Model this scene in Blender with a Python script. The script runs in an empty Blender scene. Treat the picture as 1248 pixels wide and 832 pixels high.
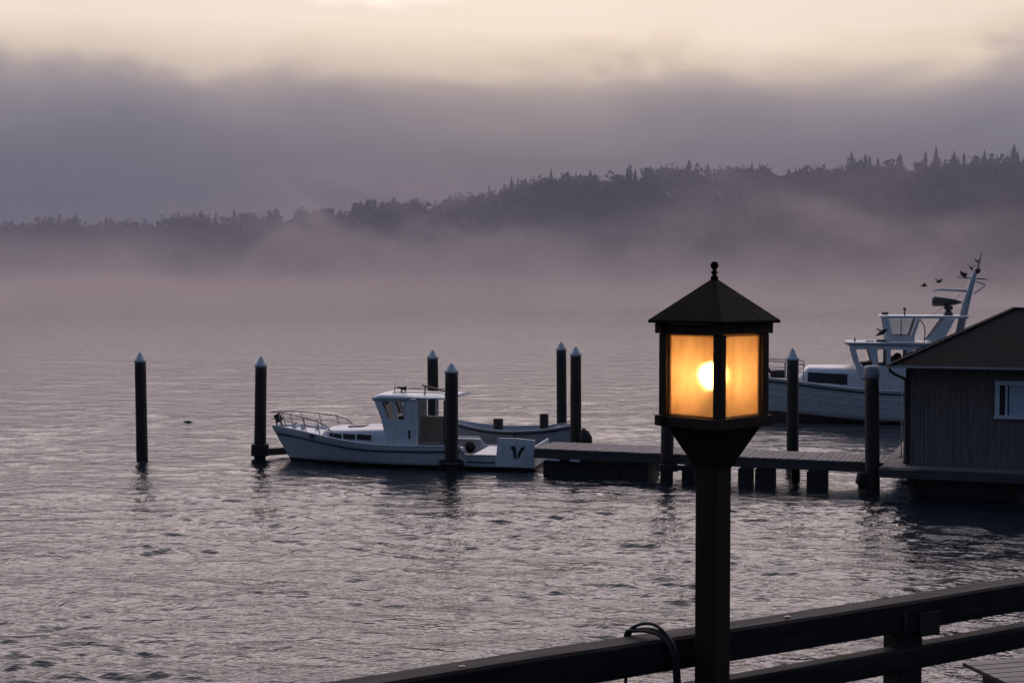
import bpy, bmesh, math, random
import numpy as np
from mathutils import Vector, Matrix, Euler

random.seed(11)
rng = np.random.default_rng(5)
SC = bpy.context.scene
COL = SC.collection
R = math.radians

# ------------------------------------------------------------------ camera
HOR, FPX, CX, CY, CAMZ = 350.0, 1733.0, 624.0, 416.0, 5.0
PITCH = math.atan((CY - HOR) / FPX)
cam_d = bpy.data.cameras.new('camera')
cam = bpy.data.objects.new('camera', cam_d)
COL.objects.link(cam)
cam.location = (0, 0, CAMZ)
cam.rotation_euler = (math.pi / 2 - PITCH, 0, 0)
cam_d.sensor_width = 36.0
cam_d.lens = 36.0 * FPX / 1248.0
cam_d.clip_start = 0.05
cam_d.clip_end = 5000
SC.camera = cam


def at(px, py, Y):
    """world point seen at photo pixel (px, py) at distance Y along the view"""
    u, v = (px - CX) / FPX, (CY - py) / FPX
    d = Vector((u, math.cos(PITCH) + v * math.sin(PITCH), -math.sin(PITCH) + v * math.cos(PITCH)))
    s = Y / d.y
    return Vector((d.x * s, Y, CAMZ + d.z * s))


# ------------------------------------------------------------------ materials
def new_mat(name):
    m = bpy.data.materials.new(name)
    m.use_nodes = True
    nt = m.node_tree
    return m, nt, nt.nodes['Principled BSDF']


def N(nt, typ, **kw):
    n = nt.nodes.new(typ)
    for k, v in kw.items():
        if k in n.inputs:
            n.inputs[k].default_value = v
        else:
            setattr(n, k, v)
    return n


def mat(name, c1, c2=None, rough=0.6, scale=6.0, stretch=(1, 1, 1), bump=0.0, bscale=None, metal=0.0, spec=0.5, detail=6):
    m, nt, p = new_mat(name)
    c2 = c2 or tuple(x * 0.7 for x in c1)
    tc = N(nt, 'ShaderNodeTexCoord')
    mp = N(nt, 'ShaderNodeMapping')
    mp.inputs['Scale'].default_value = stretch
    nt.links.new(tc.outputs['Object'], mp.inputs['Vector'])
    no = N(nt, 'ShaderNodeTexNoise', Scale=scale, Detail=detail, Roughness=0.65)
    nt.links.new(mp.outputs[0], no.inputs['Vector'])
    cr = N(nt, 'ShaderNodeValToRGB')
    cr.color_ramp.elements[0].position = 0.3
    cr.color_ramp.elements[1].position = 0.7
    cr.color_ramp.elements[0].color = (*c1, 1)
    cr.color_ramp.elements[1].color = (*c2, 1)
    nt.links.new(no.outputs['Fac'], cr.inputs['Fac'])
    nt.links.new(cr.outputs[0], p.inputs['Base Color'])
    mr = N(nt, 'ShaderNodeMapRange')
    mr.inputs['To Min'].default_value = max(0.02, rough - 0.12)
    mr.inputs['To Max'].default_value = min(1, rough + 0.12)
    nt.links.new(no.outputs['Fac'], mr.inputs['Value'])
    nt.links.new(mr.outputs[0], p.inputs['Roughness'])
    p.inputs['Metallic'].default_value = metal
    p.inputs['Specular IOR Level'].default_value = spec
    if bump:
        n2 = N(nt, 'ShaderNodeTexNoise', Scale=bscale or scale * 3, Detail=8, Roughness=0.7)
        nt.links.new(mp.outputs[0], n2.inputs['Vector'])
        b = N(nt, 'ShaderNodeBump', Strength=1.0, Distance=bump)
        nt.links.new(n2.outputs['Fac'], b.inputs['Height'])
        nt.links.new(b.outputs[0], p.inputs['Normal'])
    return m


M = {}
M['pile_wood'] = mat('pile_wood', (.024, .019, .017), (.012, .010, .009), .8, 3, (3, 3, .35), .012, 8)
M['cap'] = mat('pile_cap_plastic', (.46, .50, .54), (.34, .37, .41), .55, 9, (1, 1, 1), .002)
M['cap_dull'] = mat('pile_cap_dull', (.22, .25, .28), (.16, .18, .20), .6, 9, (1, 1, 1), .002)
M['trim_dull'] = mat('fascia_paint', (.30, .32, .34), (.2, .21, .23), .6, 4, (.4, 4, 4), .001)
M['rail_wood'] = mat('rail_timber', (.030, .027, .029), (.0045, .004, .0045), .7, 5, (.35, 4, 4), .004, 9, spec=.15)
M['deck_wood'] = mat('weathered_planks', (.20, .185, .175), (.11, .10, .098), .75, 5, (4, .4, 4), .004, 12)
M['dock_beam'] = mat('dock_beam', (.07, .064, .063), (.035, .032, .033), .8, 4, (.5, 3, 3), .004, 12)
M['dark_wood'] = mat('wet_dark_wood', (.016, .012, .011), (.008, .006, .006), .7, 4, (1, 1, 1), .006, 10)
M['lamp_wood'] = mat('lamp_stained_wood', (.022, .012, .009), (.010, .006, .005), .7, 6, (5, 5, .5), .0025, 18, spec=.2)
M['lamp_roof'] = mat('lamp_roof_metal', (.005, .004, .0046), (.003, .0024, .0028), .75, 14, (1, 1, 1), .0015, 40, spec=.06)
def streaks(m):
    nt = m.node_tree
    p = nt.nodes['Principled BSDF']
    src = p.inputs['Base Color'].links[0].from_socket
    tc = N(nt, 'ShaderNodeTexCoord')
    mp = N(nt, 'ShaderNodeMapping')
    mp.inputs['Scale'].default_value = (7, 7, .7)
    nt.links.new(tc.outputs['Object'], mp.inputs[0])
    no = N(nt, 'ShaderNodeTexNoise', Scale=1.6, Detail=6, Roughness=.7)
    nt.links.new(mp.outputs[0], no.inputs['Vector'])
    mr = N(nt, 'ShaderNodeMapRange')
    mr.inputs['From Min'].default_value = .54
    mr.inputs['From Max'].default_value = .74
    mr.inputs['To Max'].default_value = .75
    nt.links.new(no.outputs['Fac'], mr.inputs['Value'])
    mx = N(nt, 'ShaderNodeMixRGB')
    mx.inputs[2].default_value = (.33, .27, .22, 1)
    nt.links.new(mr.outputs[0], mx.inputs[0])
    nt.links.new(src, mx.inputs[1])
    nt.links.new(mx.outputs[0], p.inputs['Base Color'])
    return m


M['gel'] = mat('boat_white', (.70, .72, .74), (.58, .60, .63), .35, 2.2, (1, 1, 2.5), .0015, 5)
streaks(M['gel'])
M['gel_blue'] = mat('boat_pale_blue', (.33, .38, .44), (.26, .30, .35), .4, 3, (1, 1, 1), .001)
M['skiff'] = mat('skiff_grey', (.42, .45, .50), (.30, .32, .36), .6, 3, (1, 3, 3), .003)
M['stripe'] = mat('navy_stripe', (.012, .018, .045), (.008, .012, .03), .5, 4)
M['antifoul'] = mat('antifouling', (.04, .028, .026), (.02, .016, .016), .7, 4)
M['antifoul_brown'] = mat('antifouling_brown', (.13, .075, .055), (.07, .04, .03), .75, 3)
M['black'] = mat('black_rubber', (.012, .012, .013), (.02, .02, .02), .6, 8, (1, 1, 1), .001)
M['metal_dark'] = mat('dark_metal', (.06, .055, .055), (.03, .028, .028), .45, 10, (1, 1, 1), .0005, metal=.3)
M['steel'] = mat('dull_steel', (.30, .27, .26), (.2, .18, .17), .4, 10, (1, 1, 1), .0005, metal=.7)
M['beige'] = mat('cabin_lining', (.34, .29, .25), (.27, .23, .2), .6, 4)
M['teak'] = mat('teak', (.17, .11, .075), (.1, .065, .045), .6, 5, (1, 4, 4), .002)
M['rope'] = mat('rope', (.30, .27, .23), (.2, .18, .15), .9, 40, (1, 1, 1), .002)
M['siding'] = mat('grey_brown_siding', (.21, .165, .15), (.09, .073, .07), .85, 3, (7, 7, .35), .004, 8)
M['white_trim'] = mat('white_trim', (.62, .66, .70), (.5, .54, .58), .5, 8, (1, 1, 1), .0008)
M['blind'] = mat('window_blind', (.42, .52, .60), (.36, .45, .53), .4, 2)
M['feather'] = mat('dark_feathers', (.025, .022, .022), (.06, .055, .055), .8, 20, (1, 1, 1), .002)
M['needle'] = mat('conifer_needles', (.045, .06, .035), (.06, .07, .045), .9, .8)
M['foliage'] = mat('autumn_foliage', (.085, .065, .045), (.05, .06, .035), .9, .03, detail=3)
M['bark'] = mat('bark', (.06, .045, .035), (.035, .028, .022), .9, 3, (4, 4, .5), .02)
M['ground'] = mat('shore_ground', (.07, .062, .045), (.04, .042, .028), .95, .2, (1, 1, 1), .2, .8)
M['landing_wood'] = mat('wet_dark_planks', (.022, .020, .023), (.010, .009, .011), .5, 5, (.4, 4, 4), .004, 12)
M['lit_rim'] = mat('lit_rim_orange', (.5, .24, .08), (.36, .17, .06), .6, 9)  # bulb light on the frame's inner edges, put in as orange colour
M['ceramic'] = mat('lamp_socket', (.010, .006, .004), (.007, .004, .003), .7, 20, spec=.1)


def tide_band(m):
    nt = m.node_tree
    p = nt.nodes['Principled BSDF']
    src = p.inputs['Base Color'].links[0].from_socket
    tc = N(nt, 'ShaderNodeTexCoord')
    sp = N(nt, 'ShaderNodeSeparateXYZ')
    nt.links.new(tc.outputs['Object'], sp.inputs[0])
    no = N(nt, 'ShaderNodeTexNoise', Scale=5, Detail=5)
    nt.links.new(tc.outputs['Object'], no.inputs['Vector'])
    ad = N(nt, 'ShaderNodeMath', operation='MULTIPLY_ADD')
    ad.inputs[1].default_value = .5
    nt.links.new(no.outputs['Fac'], ad.inputs[0])
    nt.links.new(sp.outputs['Z'], ad.inputs[2])
    mr = N(nt, 'ShaderNodeMapRange')
    mr.inputs['From Min'].default_value = .75
    mr.inputs['From Max'].default_value = .95
    nt.links.new(ad.outputs[0], mr.inputs['Value'])
    mx = N(nt, 'ShaderNodeMixRGB')
    mx.inputs[1].default_value = (.006, .007, .005, 1)
    nt.links.new(mr.outputs[0], mx.inputs[0])
    nt.links.new(src, mx.inputs[2])
    nt.links.new(mx.outputs[0], p.inputs['Base Color'])


tide_band(M['pile_wood'])


def shingle_mat():
    m, nt, p = new_mat('roof_shingles')
    tc = N(nt, 'ShaderNodeTexCoord')
    br = N(nt, 'ShaderNodeTexBrick', Scale=1.0)
    br.inputs['Color1'].default_value = (.008, .007, .0092, 1)
    br.inputs['Color2'].default_value = (.005, .0045, .006, 1)
    br.inputs['Mortar'].default_value = (.008, .0075, .009, 1)
    br.inputs['Mortar Size'].default_value = .012
    br.inputs['Brick Width'].default_value = .30
    br.inputs['Row Height'].default_value = .16
    nt.links.new(tc.outputs['UV'], br.inputs['Vector'])
    no = N(nt, 'ShaderNodeTexNoise', Scale=1.3, Detail=5)
    nt.links.new(tc.outputs['Object'], no.inputs['Vector'])
    mx = N(nt, 'ShaderNodeMixRGB', blend_type='MULTIPLY', Fac=.7)
    nt.links.new(br.outputs['Color'], mx.inputs[1])
    nt.links.new(no.outputs['Color'], mx.inputs[2])
    nt.links.new(mx.outputs[0], p.inputs['Base Color'])
    p.inputs['Roughness'].default_value = .9
    p.inputs['Specular IOR Level'].default_value = .2
    b = N(nt, 'ShaderNodeBump', Strength=.8, Distance=.02)
    b.invert = True
    nt.links.new(br.outputs['Fac'], b.inputs['Height'])
    nt.links.new(b.outputs[0], p.inputs['Normal'])
    return m


M['shingle'] = shingle_mat()


def glass_mat():
    m, nt, p = new_mat('window_glass')
    nt.nodes.remove(p)
    out = nt.nodes['Material Output']
    tr = N(nt, 'ShaderNodeBsdfTransparent')
    tr.inputs[0].default_value = (.86, .9, .92, 1)
    gl = N(nt, 'ShaderNodeBsdfGlossy', Roughness=.05)
    fr = N(nt, 'ShaderNodeFresnel', IOR=1.45)
    mx = N(nt, 'ShaderNodeMixShader')
    nt.links.new(fr.outputs[0], mx.inputs[0])
    nt.links.new(tr.outputs[0], mx.inputs[1])
    nt.links.new(gl.outputs[0], mx.inputs[2])
    nt.links.new(mx.outputs[0], out.inputs['Surface'])
    return m


def frosted_mat():
    m, nt, p = new_mat('frosted_amber_glass')
    nt.nodes.remove(p)
    out = nt.nodes['Material Output']
    tc = N(nt, 'ShaderNodeTexCoord')
    mp = N(nt, 'ShaderNodeMapping')
    mp.inputs['Scale'].default_value = (3, 3, 1)
    nt.links.new(tc.outputs['Object'], mp.inputs[0])
    no = N(nt, 'ShaderNodeTexNoise', Scale=9, Detail=8, Roughness=.7)
    nt.links.new(mp.outputs[0], no.inputs['Vector'])
    n3 = N(nt, 'ShaderNodeTexNoise', Scale=60, Detail=4, Roughness=.7)
    nt.links.new(mp.outputs[0], n3.inputs['Vector'])
    cr = N(nt, 'ShaderNodeValToRGB')
    cr.color_ramp.elements[0].position = .25
    cr.color_ramp.elements[1].position = .72
    cr.color_ramp.elements[0].color = (.48, .33, .18, 1)
    cr.color_ramp.elements[1].color = (.76, .60, .43, 1)
    nt.links.new(no.outputs['Fac'], cr.inputs[0])
    tl = N(nt, 'ShaderNodeBsdfTranslucent')
    nt.links.new(cr.outputs[0], tl.inputs[0])
    rf = N(nt, 'ShaderNodeBsdfRefraction', Roughness=.62, IOR=1.12)
    rf.inputs['Color'].default_value = (1, .82, .58, 1)
    b = N(nt, 'ShaderNodeBump', Strength=.5, Distance=.002)
    nt.links.new(n3.outputs['Fac'], b.inputs['Height'])
    nt.links.new(b.outputs[0], tl.inputs['Normal'])
    tp = N(nt, 'ShaderNodeBsdfTransparent')
    tp.inputs[0].default_value = (1, .85, .62, 1)
    m0 = N(nt, 'ShaderNodeMixShader', Fac=.60)
    nt.links.new(rf.outputs[0], m0.inputs[1])
    nt.links.new(tp.outputs[0], m0.inputs[2])
    df = N(nt, 'ShaderNodeBsdfDiffuse')
    nt.links.new(cr.outputs[0], df.inputs[0])
    m1 = N(nt, 'ShaderNodeMixShader', Fac=.50)
    nt.links.new(tl.outputs[0], m1.inputs[1])
    nt.links.new(df.outputs[0], m1.inputs[2])
    mx = N(nt, 'ShaderNodeMixShader', Fac=.40)
    nt.links.new(m0.outputs[0], mx.inputs[1])
    nt.links.new(m1.outputs[0], mx.inputs[2])
    nt.links.new(mx.outputs[0], out.inputs['Surface'])
    return m


def emit_mat(name, col, s):
    m, nt, p = new_mat(name)
    nt.nodes.remove(p)
    e = N(nt, 'ShaderNodeEmission', Strength=s)
    e.inputs[0].default_value = (*col, 1)
    nt.links.new(e.outputs[0], nt.nodes['Material Output'].inputs['Surface'])
    return m


M['glass'] = glass_mat()
M['frost'] = frosted_mat()
M['bulb'] = emit_mat('lit_bulb', (1.0, .68, .34), 54)


def water_mat():
    m, nt, p = new_mat('water')
    p.inputs['Base Color'].default_value = (.010, .016, .024, 1)
    p.inputs['IOR'].default_value = 1.33
    p.inputs['Specular IOR Level'].default_value = .5
    tc = N(nt, 'ShaderNodeTexCoord')
    cd = N(nt, 'ShaderNodeCameraData')

    def noise(scale, st, rot, detail=4, rough=.6, dist=.0):
        mp = N(nt, 'ShaderNodeMapping')
        mp.inputs['Scale'].default_value = st
        mp.inputs['Rotation'].default_value = (0, 0, rot)
        nt.links.new(tc.outputs['Object'], mp.inputs[0])
        n = N(nt, 'ShaderNodeTexNoise', Scale=scale, Detail=detail, Roughness=rough, Distortion=dist)
        nt.links.new(mp.outputs[0], n.inputs['Vector'])
        return n.outputs['Fac']

    a = noise(2.2, (.62, 1.0, 1), .25, 3, .6, .3)
    b_ = noise(6.5, (.6, 1.0, 1), -.2, 3, .6, .4)
    big = noise(.055, (.5, 1.0, 1), .1, 3, .55)
    c_ = noise(1.0, (.55, 1.0, 1), .12, 5, .7, .4)
    d_ = noise(.45, (.52, 1.0, 1), .08, 4, .65, .4)
    bb = N(nt, 'ShaderNodeBump', Strength=1.0, Distance=.12)
    nt.links.new(d_, bb.inputs['Height'])
    b0 = N(nt, 'ShaderNodeBump', Strength=1.0, Distance=.078)
    nt.links.new(bb.outputs[0], b0.inputs['Normal'])
    nt.links.new(c_, b0.inputs['Height'])
    b1 = N(nt, 'ShaderNodeBump', Strength=1.0, Distance=.045)
    nt.links.new(b0.outputs[0], b1.inputs['Normal'])
    nt.links.new(a, b1.inputs['Height'])
    b2 = N(nt, 'ShaderNodeBump', Strength=1.0, Distance=.017)
    nt.links.new(b_, b2.inputs['Height'])
    nt.links.new(b1.outputs[0], b2.inputs['Normal'])
    # calmer and rougher patches of wind
    mr = N(nt, 'ShaderNodeMapRange')
    mr.inputs['From Min'].default_value = .35
    mr.inputs['From Max'].default_value = .65
    mr.inputs['To Min'].default_value = .55
    mr.inputs['To Max'].default_value = 1.15
    nt.links.new(big, mr.inputs['Value'])
    nt.links.new(mr.outputs[0], b2.inputs['Strength'])
    nt.links.new(b2.outputs[0], p.inputs['Normal'])
    p.inputs['Roughness'].default_value = .09
    return m


M['water'] = water_mat()


# ------------------------------------------------------------------ mesh helpers
class MB:
    def __init__(self):
        self.bm = bmesh.new()
        self.uv = None

    def _xf(self, verts, mtx):
        bmesh.ops.transform(self.bm, matrix=mtx, verts=verts)

    def box(self, c, s, rot=None, bevel=0.0, mi=0):
        r = bmesh.ops.create_cube(self.bm, size=1.0)
        vs = r['verts']
        self._xf(vs, Matrix.Diagonal((*s, 1)))
        fs = set(f for v in vs for f in v.link_faces)
        if bevel:
            es = list(set(e for v in vs for e in v.link_edges))
            rb = bmesh.ops.bevel(self.bm, geom=es, offset=bevel, segments=2, affect='EDGES', profile=.6)
            vs = list(set(v for f in rb['faces'] for v in f.verts) | set(v for v in vs if v.is_valid))
            fs = set(f for v in vs for f in v.link_faces)
        m = Matrix.Translation(c)
        if rot is not None:
            m = m @ (Euler(rot).to_matrix().to_4x4() if not isinstance(rot, Matrix) else rot.to_4x4())
        self._xf(vs, m)
        for f in fs:
            f.material_index = mi
        return self

    def bar(self, a, b, w, h, bevel=0.0, mi=0):
        """rectangular bar from a to b; w is sideways, h is upwards"""
        a, b = Vector(a), Vector(b)
        d = (b - a)
        L = d.length
        x = d.normalized()
        up = Vector((0, 0, 1)) if abs(x.z) < .95 else Vector((0, 1, 0))
        y = up.cross(x).normalized()
        z = x.cross(y)
        rot = Matrix((x, y, z)).transposed()
        return self.box((a + b) / 2, (L, w, h), rot, bevel, mi)

    def tube(self, pts, r, seg=8, mi=0, closed=False):
        pts = [Vector(p) for p in pts]
        n = len(pts)
        rr = r if isinstance(r, (list, tuple)) else [r] * n
        rings = []
        prev = None
        for i, p in enumerate(pts):
            a = pts[i - 1] if (i > 0 or closed) else p
            b = pts[(i + 1) % n] if (i < n - 1 or closed) else p
            t = (b - a).normalized()
            if prev is None:
                up = Vector((0, 0, 1)) if abs(t.z) < .9 else Vector((1, 0, 0))
                u = t.cross(up).normalized()
            else:
                u = (prev - t * prev.dot(t)).normalized()
            prev = u
            w = t.cross(u)
            rings.append([self.bm.verts.new(p + (u * math.cos(2 * math.pi * k / seg) + w * math.sin(2 * math.pi * k / seg)) * rr[i]) for k in range(seg)])
        for i in range(n if closed else n - 1):
            A, B = rings[i], rings[(i + 1) % n]
            for k in range(seg):
                f = self.bm.faces.new((A[k], A[(k + 1) % seg], B[(k + 1) % seg], B[k]))
                f.material_index = mi
                f.smooth = True
        if not closed:
            self.bm.faces.new(rings[0][::-1]).material_index = mi
            self.bm.faces.new(rings[-1]).material_index = mi
        return self

    def lathe(self, prof, c=(0, 0, 0), seg=20, mi=0, mtx=None, smooth=True):
        c = Vector(c)
        rings = []
        for r, z in prof:
            ring = []
            for k in range(seg):
                v = Vector((r * math.cos(2 * math.pi * k / seg), r * math.sin(2 * math.pi * k / seg), z))
                if mtx:
                    v = mtx @ v
                ring.append(self.bm.verts.new(c + v))
            rings.append(ring)
        for A, B in zip(rings, rings[1:]):
            for k in range(seg):
                f = self.bm.faces.new((A[k], A[(k + 1) % seg], B[(k + 1) % seg], B[k]))
                f.smooth = smooth
                f.material_index = mi
        self.bm.faces.new(rings[0][::-1]).material_index = mi
        self.bm.faces.new(rings[-1]).material_index = mi
        return self

    def ball(self, c, r, sc=(1, 1, 1), mi=0):
        n = 10
        prof = [(max(1e-4, r * math.sin(math.pi * i / n)), -r * math.cos(math.pi * i / n)) for i in range(n + 1)]
        return self.lathe(prof, c, 16, mi, Matrix.Diagonal(sc))

    def prism(self, poly, ext, mi=0):
        ext = Vector(ext)
        a = [self.bm.verts.new(Vector(p)) for p in poly]
        b = [self.bm.verts.new(Vector(p) + ext) for p in poly]
        n = len(a)
        fs = [self.bm.faces.new(a[::-1]), self.bm.faces.new(b)]
        for i in range(n):
            fs.append(self.bm.faces.new((a[i], a[(i + 1) % n], b[(i + 1) % n], b[i])))
        for f in fs:
            f.material_index = mi
        return self

    def side(self, poly, y, t, mi=0):
        """polygon given in (x, z), standing at y, t thick"""
        return self.prism([(p[0], y - t / 2, p[1]) for p in poly], (0, t, 0), mi)

    def face(self, pts, mi=0):
        f = self.bm.faces.new([self.bm.verts.new(Vector(p)) for p in pts])
        f.material_index = mi
        return f

    def build_each(self, name, mats, parent=None, **kw):
        """each loose piece becomes an object of its own"""
        todo = set(self.bm.verts)
        groups = []
        while todo:
            st = [todo.pop()]
            g = set(st)
            while st:
                v = st.pop()
                for e in v.link_edges:
                    o_ = e.other_vert(v)
                    if o_ in todo:
                        todo.discard(o_)
                        g.add(o_)
                        st.append(o_)
            groups.append(g)
        groups.sort(key=lambda g: min(v.index for v in g))
        res = []
        for g in groups:
            p = MB()
            mp_ = {v: p.bm.verts.new(v.co) for v in g}
            for f in self.bm.faces:
                if f.verts[0] in g:
                    nf = p.bm.faces.new([mp_[v] for v in f.verts])
                    nf.smooth = f.smooth
                    nf.material_index = f.material_index
            res.append(p.build(name, mats, parent, **kw))
        self.bm.free()
        return res

    def build(self, name, mats, parent=None, loc=None, rotz=0, bevel=0):
        bmesh.ops.recalc_face_normals(self.bm, faces=self.bm.faces[:])
        me = bpy.data.meshes.new(name)
        self.bm.to_mesh(me)
        self.bm.free()
        for m in (mats if isinstance(mats, (list, tuple)) else [mats]):
            me.materials.append(M[m])
        o = bpy.data.objects.new(name, me)
        COL.objects.link(o)
        if parent is not None:
            o.parent = parent
        if loc is not None:
            o.location = loc
            o.rotation_euler = (0, 0, rotz)
        if bevel:
            b = o.modifiers.new('bevel', 'BEVEL')
            b.width = bevel
            b.segments = 2
            b.limit_method = 'ANGLE'
            b.angle_limit = R(40)
        return o


def tag(o, label=None, cat=None, group=None, kind=None):
    if label:
        o['label'] = label
    if cat:
        o['category'] = cat
    if group:
        o['group'] = group
    if kind:
        o['kind'] = kind
    return o


def thing(name, label, cat, loc, rotz=0, group=None):
    o = bpy.data.objects.new(name, None)
    COL.objects.link(o)
    o.empty_display_size = .2
    o.location = loc
    o.rotation_euler = (0, 0, rotz)
    return tag(o, label, cat, group)


def mesh_np(name, V, F, material, smooth=False, parent=None):
    """V (n,3), F (m,k) arrays with constant k"""
    me = bpy.data.meshes.new(name)
    V = np.asarray(V, dtype=np.float32)
    F = np.asarray(F, dtype=np.int32)
    k = F.shape[1]
    me.vertices.add(len(V))
    me.vertices.foreach_set('co', V.ravel())
    me.loops.add(F.size)
    me.loops.foreach_set('vertex_index', F.ravel())
    me.polygons.add(len(F))
    me.polygons.foreach_set('loop_start', np.arange(0, F.size, k, dtype=np.int32))
    me.polygons.foreach_set('use_smooth', np.full(len(F), smooth, dtype=bool))
    me.materials.append(M[material])
    me.update(calc_edges=True)
    me.validate()
    o = bpy.data.objects.new(name, me)
    COL.objects.link(o)
    if parent is not None:
        o.parent = parent
    return o


# ------------------------------------------------------------------ water
def build_water():
    th_f = np.arange(-26, 26.01, .105)
    th_l = np.concatenate([np.arange(-180, -60, 4.0), np.arange(-60, -26, 1.0)])
    th_r = -th_l[::-1][:-1] if False else np.concatenate([np.arange(27, 60, 1.0), np.arange(60, 180, 4.0)])
    th = np.radians(np.concatenate([th_l, th_f, th_r]))
    rs = [2.0]
    while rs[-1] < 13.5:
        rs.append(rs[-1] + .6)
    while rs[-1] < 690:
        r = rs[-1]
        rs.append(r + min(6.0, max(.042, r * r * .000088)))
    rs = np.array(rs)
    dr = np.gradient(rs)
    rr, tt = np.meshgrid(rs, th, indexing='ij')
    X = rr * np.sin(tt)
    Y = rr * np.cos(tt)
    cell = np.maximum(np.maximum(dr[:, None], rr * np.radians(.105)), np.where(np.abs(np.degrees(tt)) > 26.5, rr * np.radians(1.0), 0))
    Z = np.zeros_like(X)
    n = 84
    lam = np.exp(np.linspace(np.log(.28), np.log(5.5), n)) * (1 + rng.uniform(-.03, .03, n))
    ang = np.radians(90 + rng.normal(-8, 34, n))
    ph = rng.uniform(0, 2 * np.pi, n)
    # rms slope is spread over the bands, a little weaker for the long waves
    slope = .025 * np.where(lam < .7, 1.0, (.7 / lam) ** 1.15)
    patch = np.ones_like(X)
    for i in range(5):
        a = rng.uniform(0, 2 * np.pi)
        L = rng.uniform(9, 32)
        patch += .16 * np.sin(2 * np.pi / L * (X * np.cos(a) * .6 + Y * np.sin(a)) + rng.uniform(0, 6.28))
    for i in range(6):
        a = rng.uniform(0, 2 * np.pi)
        L = rng.uniform(2.5, 6)
        patch += .20 * np.sin(2 * np.pi / L * (X * np.cos(a) * .5 + Y * np.sin(a)) + rng.uniform(0, 6.28))
    patch = np.clip(patch, .35, 2.0)
    for i in range(n):
        k = 2 * np.pi / lam[i]
        w = np.clip((lam[i] / cell - 2.2) / 2.0, 0, 1)
        if w.max() <= 0:
            continue
        phase = k * (X * np.cos(ang[i]) + Y * np.sin(ang[i])) + ph[i]
        s = np.sin(phase)
        # peaked crests
        Z += w * slope[i] / k * (s - .25 * np.cos(2 * phase))
    Z *= patch
    Z = np.where(np.abs(np.degrees(tt)) > 30, Z * .3, Z)
    nr, nt_ = X.shape
    V = np.stack([X, Y, Z], -1).reshape(-1, 3)
    i, j = np.meshgrid(np.arange(nr - 1), np.arange(nt_), indexing='ij')
    j2 = (j + 1) % nt_
    F = np.stack([i * nt_ + j, (i + 1) * nt_ + j, (i + 1) * nt_ + j2, i * nt_ + j2], -1).reshape(-1, 4)
    o = mesh_np('water', V, F[:, ::-1], 'water', True)
    tag(o, 'rippled grey water of the harbour reaching to the misty far shore', 'water', kind='structure')
    bed = MB()
    bed.box((0, 0, -.75), (1390, 1390, .04))
    b = bed.build('seabed', 'ground')
    b.location = (0, 0, -.02)
    tag(b, 'sea bed under the harbour water', 'sea bed', kind='structure')


build_water()


# ------------------------------------------------------------------ far shore
def ridge_h(x):
    """height of the ground on the ridge behind the far shore"""
    t = np.clip((x + 95) / 200.0, 0, 1)
    s = t * t * (3 - 2 * t)
    return 16.5 + 18.5 * s + 3.0 * np.exp(-((x - 5) / 45.0) ** 2) + 1.0 * np.sin(x / 23.0) + .6 * np.sin(x / 9.0 + 1)


def shore_y(x):
    return 455 - 32 * np.clip((x + 150) / 330.0, 0, 1) + 5 * np.sin(x / 31.0)


def ground_h(x, y):
    d = y - shore_y(x)
    t = np.clip(d / 55.0, 0, 1)
    return np.where(d < 0, np.clip(d * .12, -1.2, 0), .4 + (ridge_h(x) - .4) * (t * t * (3 - 2 * t)) + 7 * np.clip((d - 55) / 70.0, 0, 1))


def build_shore():
    xs = np.arange(-640, 641, 8.0)
    ys = np.concatenate([np.arange(405, 560, 5.0), np.arange(560, 690, 20)])
    X, Y = np.meshgrid(xs, ys, indexing='ij')
    Z = ground_h(X, Y)
    V = np.stack([X, Y, Z], -1).reshape(-1, 3)
    n = len(ys)
    i, j = np.meshgrid(np.arange(len(xs) - 1), np.arange(n - 1), indexing='ij')
    F = np.stack([i * n + j, (i + 1) * n + j, (i + 1) * n + j + 1, i * n + j + 1], -1).reshape(-1, 4)
    o = mesh_np('far_shore_hill', V, F, 'ground', True)
    tag(o, 'low wooded hill of the far shore rising to the right', 'hill', kind='structure')


build_shore()


def conifer_tris(x, y, z, h, rad, levels, nb):
    V = []
    for l in range(levels):
        f = l / levels
        zz = z + h * (.10 + .90 * f)
        Rr = rad * (1 - f) ** .85 * rng.uniform(.75, 1.1) + .12
        k = max(4, int(nb * (1 - .5 * f)))
        a0 = rng.uniform(0, 6.28)
        for b in range(k):
            a = a0 + 6.283 * b / k + rng.uniform(-.3, .3)
            L = Rr * rng.uniform(.55, 1.15)
            w = L * rng.uniform(.22, .36) + .12
            dz = -L * rng.uniform(.18, .42)
            ca, sa = math.cos(a), math.sin(a)
            lift = h / levels * rng.uniform(.7, 1.5)
            V += [(x, y, zz + lift),
                  (x + ca * L * .6 - sa * w, y + sa * L * .6 + ca * w, zz + dz * .7),
                  (x + ca * L, y + sa * L, zz + dz)]
            V += [(x, y, zz + lift),
                  (x + ca * L, y + sa * L, zz + dz),
                  (x + ca * L * .6 + sa * w, y + sa * L * .6 - ca * w, zz + dz * .7)]
    V += [(x - .12, y, z + h * .93), (x + .12, y, z + h * .93), (x, y, z + h * 1.02)]
    return V


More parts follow.
